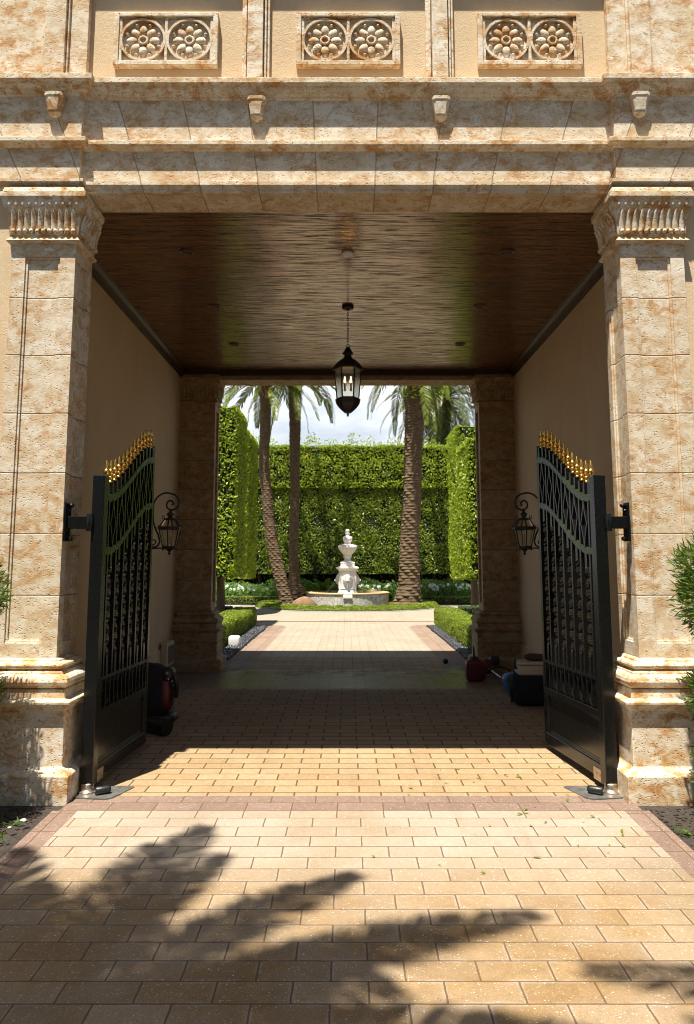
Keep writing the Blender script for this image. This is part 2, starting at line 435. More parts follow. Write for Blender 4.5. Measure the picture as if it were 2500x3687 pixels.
def crackle():
    t = NT('crackle_mosaic'); c = t.coord()
    v = t.new('ShaderNodeTexVoronoi', feature='DISTANCE_TO_EDGE'); v.inputs['Scale'].default_value = 7.5; t.l.new(c, v.inputs['Vector'])
    v2 = t.new('ShaderNodeTexVoronoi', feature='F1'); v2.inputs['Scale'].default_value = 7.5; t.l.new(c, v2.inputs['Vector'])
    ln = t.ramp(v.outputs['Distance'], .040, .018)
    col = t.mix(t.ramp(sep(t, v2.outputs['Color'])[0], 0, 1), (.66, .62, .55), (.82, .79, .72))
    col = t.mix(ln, col, (.30, .25, .20))
    return t.fin(col, .6, t.bump(t.math('SUBTRACT', 1.0, ln), .5, .006))
M['crackle'] = crackle()

def glass(name, col=(.9,.88,.82), rough=.08, seeded=True):
    t = NT(name); c = t.coord(scale=(1,1,.6))
    n = t.noise(c, 55, 3, .6, .8)
    t.fin(col, rough, t.bump(n, .35, .004), Transmission_Weight=1.0, IOR=1.3)
    return t.mat
M['glass'] = glass('seeded_glass')
def waterm():
    t = NT('water'); n = t.noise(t.coord(), 14, 3, .6)
    return t.fin((.75, .85, .83), .05, t.bump(n, .3, .01), Transmission_Weight=.9, IOR=1.33)
M['water'] = waterm()
def bulb():
    t = NT('bulb_glow'); n = t.noise(t.coord(), 20, 2)
    e = t.mix(n, (1, .46, .12), (1, .56, .18))
    return t.fin((1, .8, .5), .3, None, Emission_Color=e, Emission_Strength=6.0)
M['bulb'] = bulb()
M['bronze'] = simple('bronze_trim', (.14, .085, .05), .4, .6)
M['candle'] = simple('candle_sleeve', (.30, .24, .16), .6)
# ------------------------------------------------------------------ ground and paving (setting)
def sheet(name, x0, x1, ys, mat, dz=0.0, label=None, rise=None):
    mb = MB(); v = []; f = []
    for y in ys:
        v += [(x0, y, gz(y)+dz), (x1, y, gz(y)+dz)]
    for i in range(len(ys)-1): f.append((2*i, 2*i+1, 2*i+3, 2*i+2))
    mb.add(v, f)
    return tag(mb.build(name, mat), label, None, None, 'structure')

YS = [-60, -10, 5.45, 12, 22, 60, 400]
sheet('ground', -300, 300, YS, M['soil'], -.012)
sheet('driveway', -1.775, 1.826, [.6, 5.333], M['paver'], .0)
sheet('driveway_border', -1.941, -1.775, [.6, 5.333], M['red_len'], .0)
sheet('driveway_border', 1.826, 1.992, [.6, 5.333], M['red_len'], .0)
sheet('street', -60, 60, [-9, .6], M['low_bounce_asphalt'], .0)  # unseen dark road, added so less light bounces up onto the facade
sheet('threshold_band', -1.90, 1.95, [5.333, 5.638], M['red'], .0)
sheet('passage_floor', -2.0, 2.02, [5.638, 10.62], M['paver_in'], .0)
sheet('passage_border', -2.55, -2.0, [5.75, 10.62], M['red_in'], .0)
sheet('passage_border', 2.02, 2.57, [5.75, 10.62], M['red_in'], .0)
sheet('courtyard_entry', -1.46, 1.49, [10.62, 12, 12.946], M['paver_in'], .0)
sheet('courtyard_entry', -1.46, 1.49, [12.946, 18.7], M['paver_yard'], .0)
sheet('entry_border', -1.90, -1.46, [10.62, 12, 18.7], M['red_in'], .0)
sheet('entry_border', 1.49, 1.93, [10.62, 12, 18.7], M['red_in'], .0)
sheet('pier_floor', -2.55, -1.90, [10.62, 11.95], M['red_in'], -.004)
sheet('pier_floor', 1.93, 2.57, [10.62, 11.95], M['red_in'], -.004)
sheet('courtyard', -14, 14, [18.7, 22, 28.2], M['paver_yard'], .0)
sheet('cross_band', -14, 14, [20.3, 20.6], M['red'], .004)
sheet('garden_path', -14, 14, [28.2, 28.75], M['path'], .0)
# rounded ends of the entry border
for s, x in ((-1, -1.68), (1, 1.71)):
    mb = MB(); v = []; f = []
    for k in range(13):
        a = PI/2*k/12
        for r_ in (.25, .69):
            px = x + s*(.22 + .25 + .0) - s*r_*math.cos(a)*1.0; py = 18.7 + r_*math.sin(a)
            v.append((px, py, gz(py)+.008))
    for k in range(12):
        q = (2*k, 2*k+1, 2*k+3, 2*k+2); f.append(q if s > 0 else q[::-1])
    f = [t_[::-1] for t_ in f]
    tag(mb.add(v, f).build('border_return', M['red_in']), None, None, None, 'structure')

# ------------------------------------------------------------------ gatehouse
GH = empty('gatehouse', (0, 5.65, 0))
tag(GH, 'travertine and cream stucco gatehouse with a timber ceilinged carriage passage through it', 'gatehouse')
def gpart(mb, name, mat, parent=GH, bevel=0.0, label=None):
    o = mb.build(name, mat, None, bevel)
    o.parent = parent; o.matrix_parent_inverse = Matrix.Translation(-GH.location) if parent is GH else Matrix.Identity(4)
    if label: o['label'] = label
    return o
def subpart(mb, name, mat, parent, bevel=0.0):
    o = mb.build(name, mat, None, bevel); o.parent = parent
    return o
XE = 7.5
for s in (-1, 1):
    mb = MB().box(s*XE, s*2.53, 5.70, 11.9, -.3, 4.47)
    gpart(mb, 'wall', M['stucco'])
    mb = MB().box(s*2.53, s*2.505, 6.03, 11.5, -.05, .46)
    mb.add([(s*2.505, 6.03, .46), (s*2.505, 11.5, .46), (s*2.53, 11.5, .475), (s*2.53, 6.03, .475)], [(0,1,2,3)])
    gpart(mb, 'plinth_course', M['stucco'])
mb = MB().box(-XE, XE, 5.76, 11.9, 4.60, 6.6)
gpart(mb, 'upper_wall', M['stucco'])
gpart(MB().box(-XE-.1, XE+.1, 5.61, 11.95, 6.6, 6.78), 'roof', M['terra'])
gpart(MB().box(-2.53, 2.53, 6.03, 11.5, 4.54, 4.595), 'ceiling', M['wood'])
# crown moulding of the ceiling
for s in (-1, 1):
    pr = [(0, 4.44), (.012, 4.44), (.016, 4.462), (.04, 4.468), (.046, 4.49), (.06, 4.495), (.085, 4.525), (.10, 4.53), (.10, 4.541)]
    path = [(-2.53, 6.03), (-2.53, 11.5)] if s < 0 else [(2.53, 11.5), (2.53, 6.03)]
    # outward normal must point to the passage
    mb = MB().sweep([(p[0], p[1]) for p in path], pr)
    gpart(mb, 'crown_moulding', M['wood_trim'])
mb = MB().box(-2.43, 2.43, 11.44, 11.5, 4.46, 4.539)
gpart(mb, 'crown_moulding', M['wood_trim'])

PPROF = [(.185, -.08), (.185, .172), (.176, .180), (.135, .205), (.120, .222), (.118, .598), (.128, .603), (.136, .622), (.158, .634), (.166, .640), (.168, .662),
         (.160, .668), (.112, .676), (.110, .742)]
def arc(c, z0, z1, r, n=6):
    return [(c + r*math.sin(PI*k/n), z0 + (z1-z0)*(1-math.cos(PI*k/n))/2) for k in range(n+1)]
PPROF += arc(.095, .746, .834, .035) + [(.078, .838), (.078, .852), (.060, .860), (.056, .868)] + arc(.05, .872, .916, .026) + [(.032, .920), (.032, .932), (.004, .944)]
CAPP = [(0, 4.045), (.030, 4.052), (.038, 4.064), (.030, 4.074), (.018, 4.084), (.012, 4.112), (.022, 4.118)]
BELL = [(.016, 4.118), (.020, 4.15), (.024, 4.20), (.030, 4.24), (.040, 4.275), (.052, 4.30)]
ABAC = [(.050, 4.298), (.054, 4.312), (.060, 4.318), (.066, 4.345), (.070, 4.372), (.072, 4.380), (.080, 4.385), (.085, 4.395), (.085, 4.432), (.070, 4.436), (.06, 4.476)]

def pilaster(x0, x1, y0, y1, inner, mats=('shaft', 'stone', 'stone2')):
    """inner: +1 when the passage is on the +X side"""
    root = MB(); e = .026
    pa = [(x0, y1), (x0, y0), (x1, y0), (x1, y1)]
    root.box(x0+e, x1-e, y0+e, y1, .9, 4.10)
    # stiles and rails of the sunk panel, front
    L, Rr, zb, zt = .104, .116, 1.045, 3.945
    if inner < 0: L, Rr = Rr, L
    root.box(x0, x0+L, y0, y0+e, .9, 4.06); root.box(x1-Rr, x1, y0, y0+e, .9, 4.06)
    root.box(x0+L, x1-Rr, y0, y0+e, .9, zb); root.box(x0+L, x1-Rr, y0, y0+e, zt, 4.06)
    h = e*.5
    root.box(x0+L, x0+L+.018, y0+h, y0+e, zb, zt); root.box(x1-Rr-.018, x1-Rr, y0+h, y0+e, zb, zt)
    root.box(x0+L+.018, x1-Rr-.018, y0+h, y0+e, zb, zb+.018); root.box(x0+L+.018, x1-Rr-.018, y0+h, y0+e, zt-.018, zt)
    # inner side with its own panel, outer side plain
    def sx(a, b): return (x1-b, x1-a) if inner > 0 else (x0+a, x0+b)
    s0, s1 = sx(0, e)
    root.box(s0, s1, y0+e, y0+.10, .9, 4.06); root.box(s0, s1, y1-.08, y1, .9, 4.06)
    root.box(s0, s1, y0+.10, y1-.08, .9, zb); root.box(s0, s1, y0+.10, y1-.08, zt, 4.06)
    s0, s1 = sx(h, e)
    root.box(s0, s1, y0+.10, y0+.115, zb, zt); root.box(s0, s1, y1-.095, y1-.08, zb, zt); root.box(s0, s1, y0+.115, y1-.095, zb, zb+.015)
    s0, s1 = (x0, x0+e) if inner > 0 else (x1-e, x1)
    root.box(s0, s1, y0+e, y1, .9, 4.06)
    p = gpart(root, 'pilaster', M[mats[0]])
    # pedestal and base mouldings
    gz0 = gz(y0)
    pr = [(d, z + gz0*max(0, 1-z/.9) if z < .9 else z) for d, z in PPROF]
    b = MB().sweep(pa, pr)
    b.add([(x0-.11, y0-.11, .676), (x1+.11, y0-.11, .676), (x1+.11, y1, .676), (x0-.11, y1, .676)], [(0,1,2,3)])
    b.box(x0, x1, y0+.01, y1-.002, -.05, .93)
    subpart(b, 'pedestal', M[mats[1]], p, .006)
    c = MB().sweep(pa, CAPP).sweep(pa, BELL).sweep(pa, ABAC)
    c.box(x0+.002, x1-.002, y0+.02, y1-.003, 4.02, 4.475)
    # bead row, leaves on the bell and egg ornament along front and inner side
    def run(a0, a1, put, n):
        for k in range(n): put(a0 + (a1-a0)*(k+.5)/n, (a1-a0)/n)
    def cap_face(fr):
        # fr(u, d, z) -> world
        def bead(u, w):
            mb = MB(); mb.blob((0, 0, 0), (w*.36, .020, .018), .8, 8, 6)
            mb.v = [fr(u+p[0], .030+p[1], 4.135+p[2]) for p in mb.v]; 
            c.add(mb.v, mb.f, True)
        def leaf(u, w):
            # raised tongue with a pointed top, following the bell
            zs = [4.15, 4.19, 4.23, 4.262, 4.288, 4.298]; ww = [.42, .43, .42, .34, .16, .02]; dd = [.026, .030, .036, .046, .056, .062]
            v = []; f = []
            for i, z in enumerate(zs):
                for q in (-1, -.55, 0, .55, 1):
                    v.append(fr(u + q*w*ww[i], dd[i] + .016*(1-q*q) - .001, z))
            for i in range(5):
                for j in range(4):
                    f.append((i*5+j, i*5+j+1, i*5+j+6, i*5+j+5))
            c.add(v, f, True)
        def egg(u, w):
            mb = MB(); mb.blob((0, 0, 0), (w*.33, .010, .026), 1, 8, 6)
            mb.v = [fr(u+p[0], .062+p[1], 4.345+p[2]) for p in mb.v]; c.add(mb.v, mb.f, True)
        return bead, leaf, egg
    fr = lambda u, d, z: (u, y0-d, z)
    be, le, eg = cap_face(fr)
    run(x0-.01, x1+.01, be, 11); run(x0-.012, x1+.012, le, 10); run(x0-.04, x1+.04, eg, 11)
    fs = (lambda u, d, z: (x1+d, u, z)) if inner > 0 else (lambda u, d, z: (x0-d, u, z))
    be, le, eg = cap_face(fs)
    run(y0, y1, be, 8); run(y0, y1, le, 7); run(y0-.02, y1, eg, 8)
    subpart(c, 'capital', M[mats[2]], p, .0)
    return p
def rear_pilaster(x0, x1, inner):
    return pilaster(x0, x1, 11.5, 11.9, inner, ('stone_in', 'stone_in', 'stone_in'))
pilaster(-2.567, -2.080, 5.65, 6.03, 1); pilaster(2.092, 2.579, 5.65, 6.03, -1)
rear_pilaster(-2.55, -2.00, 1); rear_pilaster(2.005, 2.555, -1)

# entablature, mitred around the projecting ends
EP = [(-XE, 5.65), (-2.08, 5.65), (-2.08, 5.705), (2.092, 5.705), (2.092, 5.65), (XE, 5.65)]
ARCH = [(-.02, 4.476), (.018, 4.476), (.022, 4.482), (.022, 4.506), (.030, 4.510), (.046, 4.524), (.050, 4.530), (.050, 4.556), (.012, 4.572), (0, 4.576), (0, 4.832)]
BAND = [(0, 4.832), (.018, 4.836), (.026, 4.846), (.044, 4.850), (.056, 4.858), (.056, 4.898), (.02, 4.912), (0, 4.914)]
FRZ = [(0, 4.914), (0, 5.262)]
CORN = [(0, 5.262), (.014, 5.266), (.018, 5.286), (.034, 5.290), (.044, 5.308), (.066, 5.326), (.074, 5.345), (.088, 5.349), (.094, 5.356), (.094, 5.402), (.03, 5.412), (-.12, 5.42)]
gpart(MB().sweep(EP, ARCH), 'architrave', M['arch'], bevel=.0)
gpart(MB().sweep(EP, BAND), 'string_course', M['stone'], bevel=.004)
gpart(MB().sweep(EP, FRZ), 'frieze', M['arch'])
gpart(MB().sweep(EP, CORN), 'cornice', M['stone2'], bevel=.004)
mb = MB().box(-2.08, 2.092, 5.70, 6.03, 4.482, 4.61)
gpart(mb, 'lintel', M['arch'])
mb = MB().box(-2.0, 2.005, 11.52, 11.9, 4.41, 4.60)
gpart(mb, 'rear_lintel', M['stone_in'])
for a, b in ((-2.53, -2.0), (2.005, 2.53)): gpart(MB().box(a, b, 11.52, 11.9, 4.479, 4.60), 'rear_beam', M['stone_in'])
# corbels under the cornice
for x, yf in ((-2.288, 5.65), (-.712, 5.705), (.742, 5.705), (2.292, 5.65)):
    mb = MB(); st = [(.078, .075, 5.262), (.078, .075, 5.235), (.070, .070, 5.222), (.060, .066, 5.175), (.050, .060, 5.118), (.046, .048, 5.116), (.050, .050, 5.112), (.050, .050, 5.104), (.034, .036, 5.092), (.018, .02, 5.082), (.006, .004, 5.078)]
    rings = [[(x-w, yf-.001, z), (x-w*.93, yf-d*.8, z), (x-w*.6, yf-d, z), (x+w*.6, yf-d, z), (x+w*.93, yf-d*.8, z), (x+w, yf-.001, z)] for w, d, z in st[::-1]]
    mb.loft(rings, True, True, False)
    gpart(mb, 'corbel', M['stone2'], bevel=.003)
# upper storey strips
def strip(x0, x1, y, mat='stone', z0=5.40, z1=6.6): gpart(MB().box(x0, x1, y, 5.758, z0, z1), 'wall_strip', M[mat], bevel=.004)
for s, x in ((-1, -2.08), (1, 2.092)):
    g = lambda a: x + s*a
    mb = MB().box(g(0), g(5.4), 5.695, 5.757, 5.40, 6.6)
    mb.box(g(.145), g(.165), 5.672, 5.695, 5.40, 6.6); mb.box(g(.165), g(.325), 5.645, 5.695, 5.40, 6.6); mb.box(g(.325), g(.345), 5.672, 5.695, 5.40, 6.6)
    gpart(mb, 'corner_pier', M['stone2'], bevel=.004)
for x in (-.735, .745):
    mb = MB().box(x-.112, x+.112, 5.722, 5.757, 5.40, 6.6).box(x-.062, x+.062, 5.672, 5.722, 5.40, 6.6)
    mb.box(x-.088, x-.072, 5.700, 5.722, 5.40, 6.6).box(x+.072, x+.088, 5.700, 5.722, 5.40, 6.6)
    gpart(mb, 'wall_strip', M['stone2'], bevel=.004)
# carved panels
def rosette_panel(cx):
    w, h, z0, y0, yb = .418, .228, 5.798, 5.700, 5.759
    mb = MB(); b = .040
    mb.box(cx-w, cx+w, 5.738, yb, z0-h, z0+h)
    mb.box(cx-w, cx-w+b, y0, 5.738, z0-h, z0+h); mb.box(cx+w-b, cx+w, y0, 5.738, z0-h, z0+h)
    mb.box(cx-w+b, cx+w-b, y0, 5.738, z0-h, z0-h+b); mb.box(cx-w+b, cx+w-b, y0, 5.738, z0+h-b*.8, z0+h)
    for q in (-1, 0, 1):
        mb.box(cx+q*(w-b-.012)-.012, cx+q*(w-b-.012)+.012, 5.712, 5.738, z0-h+b, z0+h-b)
    p = gpart(mb, 'rosette_panel', M['stone2'], bevel=.004)
    for q in (-1, 1):
        rx = cx + q*.187; m2 = MB()
        # flat ring
        n = 40; ro, ri = .186, .166
        for (ra, rb, ya, yb_) in ((ro, ri, 5.707, 5.707),):
            v = []; f = []
            for k in range(n):
                a = 2*PI*k/n; ca, sa = math.cos(a), math.sin(a)
                v += [(rx+ro*ca, 5.738, z0+ro*sa), (rx+ro*ca, 5.710, z0+ro*sa), (rx+ri*ca, 5.710, z0+ri*sa), (rx+ri*ca, 5.738, z0+ri*sa)]
            for k in range(n):
                l = (k+1) % n
                for j in range(3): f.append((k*4+j, k*4+j+1, l*4+j+1, l*4+j))
            m2.add(v, f)
        for k in range(8):
            a = PI/2 + k*PI/4; ca, sa = math.cos(a), math.sin(a)
            mbp = MB().blob((0, 0, 0), (.046, .018, .032), 1, 12, 8, fn=lambda p: Vector((p.x, p.y, p.z*(1-.18*p.x/.046))))
            m2.add([(rx + ca*(.092+p[0]) - sa*p[2], 5.734+p[1], z0 + sa*(.092+p[0]) + ca*p[2]) for p in mbp.v], mbp.f, True)
            a += PI/8; m2.add([(rx + math.cos(a)*.138+p[0], 5.733+p[1]*1.2, z0+math.sin(a)*.138+p[2]) for p in MB().blob((0,0,0), (.0145,.018,.0145), 1, 10, 6).v], MB().blob((0,0,0), (.0145,.018,.0145), 1, 10, 6).f, True)
        m2.torus((rx, 5.728, z0), .032, .011, 'y', 20, 8)
        subpart(m2, 'rosette', M['stone2'], p)
    return p
for cx in (-1.457, .010, 1.471): rosette_panel(cx)

# ------------------------------------------------------------------ lights and fittings of the ceiling
def recessed(x, y, first=[None]):
    if first[0] is None:
        t = empty('recessed_light', (x, y, 4.54))
        MB().lathe([(.062, 0.0), (.070, -.006), (.066, -.012), (.052, -.010), (.050, 0.0)], 28, cap=False).build('trim_ring', M['bronze'], t)
        MB().lathe([(.050, .0), (.047, -.003), (.02, -.004), (.001, -.004)], 24, cap=False).build('lens', M['dkbrown'], t)
        first[0] = t
    else:
        t = copy_tree(first[0]); t.location = (x, y, 4.54)
    return t
for y, nm in ((6.97, 'nearest the street opening'), (8.51, 'level with the hanging lantern'), (10.04, 'nearest the garden opening')):
    for x, sd in ((-1.512, 'left'), (1.515, 'right')):
        tag(recessed(x, y), 'round recessed ceiling light on the %s side, %s' % (sd, nm), 'ceiling light', 'recessed lights in the timber ceiling')
sd = MB().lathe([(.060, 0), (.062, -.012), (.054, -.026), (.03, -.028), (.001, -.028)], 28).build('smoke_detector', M['whitebox'], None, loc=(.008, 7.008, 4.54))
tag(sd, 'small round white smoke detector on the timber ceiling', 'smoke detector')
# ------------------------------------------------------------------ hanging lantern
def hexring(r, z, rot=PI/6, n=6, c=(0,0)): return [(c[0]+r*math.cos(rot+2*PI*k/n), c[1]+r*math.sin(rot+2*PI*k/n), z) for k in range(n)]
PL = empty('hanging_lantern', (.010, 8.52, 4.54))
tag(PL, 'large black hexagonal lantern hanging on a chain from the timber ceiling, candles lit', 'lantern')
Z = 4.54
MB().lathe([(.030, -.0), (.062, -.001), (.068, -.014), (.062, -.030), (.050, -.034), (.02, -.036), (.012, -.050), (.001, -.05)], 28).build('ceiling_canopy', M['iron_mat'], PL)
ch = MB()
z = -.062
for k in range(13):
    ch.torus((0, 0, z), .010, .0028, 'y' if k % 2 else 'x', 14, 6, sx=1, sy=1.9); z -= .0305
ch.torus((0, 0, z-.012), .022, .0042, 'y', 20, 6)
ch.build('chain', M['iron_mat'], PL)
cap = MB().lathe([(.006, -.475), (.018, -.486), (.030, -.505), (.050, -.535), (.064, -.556), (.062, -.566), (.042, -.568), (.040, -.600), (.052, -.604), (.05, -.612)], 24)
hz = [(.052, -.612), (.085, -.628), (.125, -.662), (.150, -.695), (.172, -.722), (.182, -.728), (.180, -.748), (.158, -.752)]
cap.loft([hexring(r, z, 0) for r, z in hz[::-1]], True, True, False)
cap.build('roof', M['iron_mat'], PL, .003)
fr_ = MB()
for k in range(6):
    a = 2*PI*k/6
    fr_.tube([(.150*math.cos(a), .150*math.sin(a), -.75), (.122*math.cos(a), .122*math.sin(a), -1.082)], .0085, 6)
fr_.loft([hexring(.128, -1.095, 0), hexring(.130, -1.075, 0), hexring(.118, -1.072, 0)], True, False, False)
fr_.build('frame', M['iron_mat'], PL)
gl = MB()
for k in range(6):
    a0, a1 = 2*PI*k/6, 2*PI*(k+1)/6
    for o_ in (0,):
        gl.add([(.148*math.cos(a0), .148*math.sin(a0), -.752), (.148*math.cos(a1), .148*math.sin(a1), -.752), (.120*math.cos(a1), .120*math.sin(a1), -1.078), (.120*math.cos(a0), .120*math.sin(a0), -1.078),
                (.145*math.cos(a0), .145*math.sin(a0), -.752), (.145*math.cos(a1), .145*math.sin(a1), -.752), (.117*math.cos(a1), .117*math.sin(a1), -1.078), (.117*math.cos(a0), .117*math.sin(a0), -1.078)],
               [(3,2,1,0),(4,5,6,7)])
gl.build('glass', M['glass'], PL)
bz = [(.146, -1.088), (.140, -1.105), (.132, -1.140), (.105, -1.180), (.070, -1.215), (.045, -1.235), (.040, -1.243)]
bt = MB().loft([hexring(r, z, 0) for r, z in bz[::-1]], True, True, False)
bt.lathe([(.012, -1.243), (.010, -1.258), (.020, -1.266), (.008, -1.274), (.006, -1.284), (.001, -1.29)][::-1], 12)
bt.build('base', M['iron_mat'], PL, .002)
for k in range(4):
    a = PI/4 + k*PI/2; x, y = .048*math.cos(a), .048*math.sin(a)
    b_ = MB().lathe([(.003, 0), (.010, .012), (.0115, .03), (.009, .05), (.004, .07), (.001, .078)], 12).build('bulb', M['bulb'], PL, loc=(x, y, -.905))
    MB().lathe([(.018, -.075), (.010, -.065), (.010, 0)], 12).build('candle_sleeve', M['candle'], PL, loc=(x, y, -.905))

# ------------------------------------------------------------------ wall lanterns
def wall_lantern(side):
    t = empty('wall_lantern', (side*2.53, 9.3, 2.02))
    o = -side  # towards the passage
    cx = o*.40
    br = MB()
    q = lambda zx, zy: (o*(.40+(zx-385)*.000692), 0, .025+(700-zy)*.000692)
    sp = []
    rad = [(0, .205), (.5, .122), (1, .099), (1.5, .073), (2, .047), (2.5, .036), (3, .030), (3.3, .024)]
    for k in range(60):
        u = 3.3*k/59; r_ = float(np.interp(u, [a[0] for a in rad], [a[1] for a in rad])); a = PI - u*PI
        cxx, czz = q(385, 278)[0], q(385, 278)[2]
        sp.append((cxx + o*r_*math.cos(a), 0, czz + r_*math.sin(a)))
    stem = [q(*z_) for z_ in ((140, 1030), (195, 995), (214, 930), (185, 825), (132, 715), (98, 610), (84, 490), (86, 390))]
    br.tube(stem+sp, .0105)
    br.tube([q(140, 1030), q(105, 1030), q(85, 1015)], .009)
    br.tube([q(95+48*math.cos(a), 945+48*math.sin(a)*.9) for a in [PI/2+.4-k*.42 for k in range(13)]], .008)
    br.tube([q(-193, 1052), q(120, 1052), q(230, 1045), q(275, 1070)], .008)
    br.tube([q(100, 600), q(130, 700), q(215, 700)], .007)
    br.tube([q(-193, 520), q(84, 490)], .008)
    br.box(0, o*.012, -.03, .03, -.26, .20)
    br.build('scroll_bracket', M['iron_mat'], t)
    c = (cx, 0)
    rf = MB()
    def sq(r, z, rot=PI/6): return [(cx+p[0], p[1], p[2]) for p in hexring(r, z, rot, 6)]
    rf.lathe([(.012, .175), (.016, .160), (.040, .142), (.030, .128), (.018, .112), (.03, .10), (.055, .098), (.058, .085), (.04, .083)][::-1], 12, (cx, 0, 0))
    rf.loft([sq(.058, .083), sq(.060, .094), sq(.05, .098)], True, True, False)
    for k in range(6):
        a = PI/6+2*PI*k/6; ca, sa = math.cos(a), math.sin(a)
        rf.tube([(cx+.058*ca, .058*sa, .088), (cx+.112*ca, .112*sa, .012)], .007, 6)
        rf.tube([(cx+.062*ca, .062*sa, .09), (cx+.078*ca, .078*sa, .098), (cx+.084*ca, .084*sa, .118), (cx+.074*ca, .074*sa, .126)], .004, 6)
        rf.tube([(cx+.112*ca, .112*sa, .012), (cx+.122*ca, .122*sa, .018), (cx+.124*ca, .124*sa, .034)], .004, 6)
    rf.loft([sq(.108, -.012), sq(.120, -.008), sq(.120, .012), sq(.106, .016)], True, False, False)
    SCL = lambda m_: m_.xf(lambda x, y, z: (cx+(x-cx)*1.2, y*1.2, .02+z*1.22))
    SCL(rf).build('roof_frame', M['iron_mat'], t)
    fr2 = MB()
    for k in range(6):
        a = PI/6+2*PI*k/6; ca, sa = math.cos(a), math.sin(a)
        fr2.tube([(cx+.112*ca, .112*sa, -.008), (cx+.070*ca, .070*sa, -.178)], .0065, 6)
        fr2.tube([(cx+.070*ca, .070*sa, -.178), (cx+.078*ca, .078*sa, -.205), (cx+.068*ca, .068*sa, -.215)], .0045, 6)
    fr2.loft([sq(.055, -.206), sq(.074, -.196), sq(.074, -.176), sq(.06, -.174)], True, True, False)
    fr2.lathe([(.002, -.262), (.013, -.252), (.014, -.240), (.008, -.232), (.03, -.21), (.04, -.205)], 12, (cx, 0, 0))
    SCL(fr2).build('frame', M['iron_mat'], t)
    g = MB()
    g.loft([sq(.067, -.178), sq(.108, -.01)], True, False, False)
    g.loft([sq(.108, .014), sq(.056, .086)], True, False, False)
    g.loft([sq(.064, -.178), sq(.105, -.01)][::-1], True, False, False)
    g.loft([sq(.105, .014), sq(.053, .086)][::-1], True, False, False)
    SCL(g).build('glass', M['glass'], t)
    MB().lathe([(.012, -.17), (.010, -.1), (.008, -.06), (.001, -.05)], 10, (cx, 0, 0)).build('candle', M['candle'], t)
    tag(t, 'black scroll bracket lantern on the %s stucco wall behind the gate leaf' % ('left' if side < 0 else 'right'), 'lantern', 'wall lanterns facing each other in the passage')
    return t
wall_lantern(-1); wall_lantern(1)
ob = empty('utility_box', (-2.505, 10.83, .40))
tag(ob, 'stucco framed metal utility box low on the left passage wall', 'utility box')
MB().box(-.005, .085, -.22, .22, -.155, .16).build('housing', M['stucco'], ob, .008)
MB().box(.085, .092, -.16, .17, -.12, .11).build('cover', M['plate'], ob, .003)

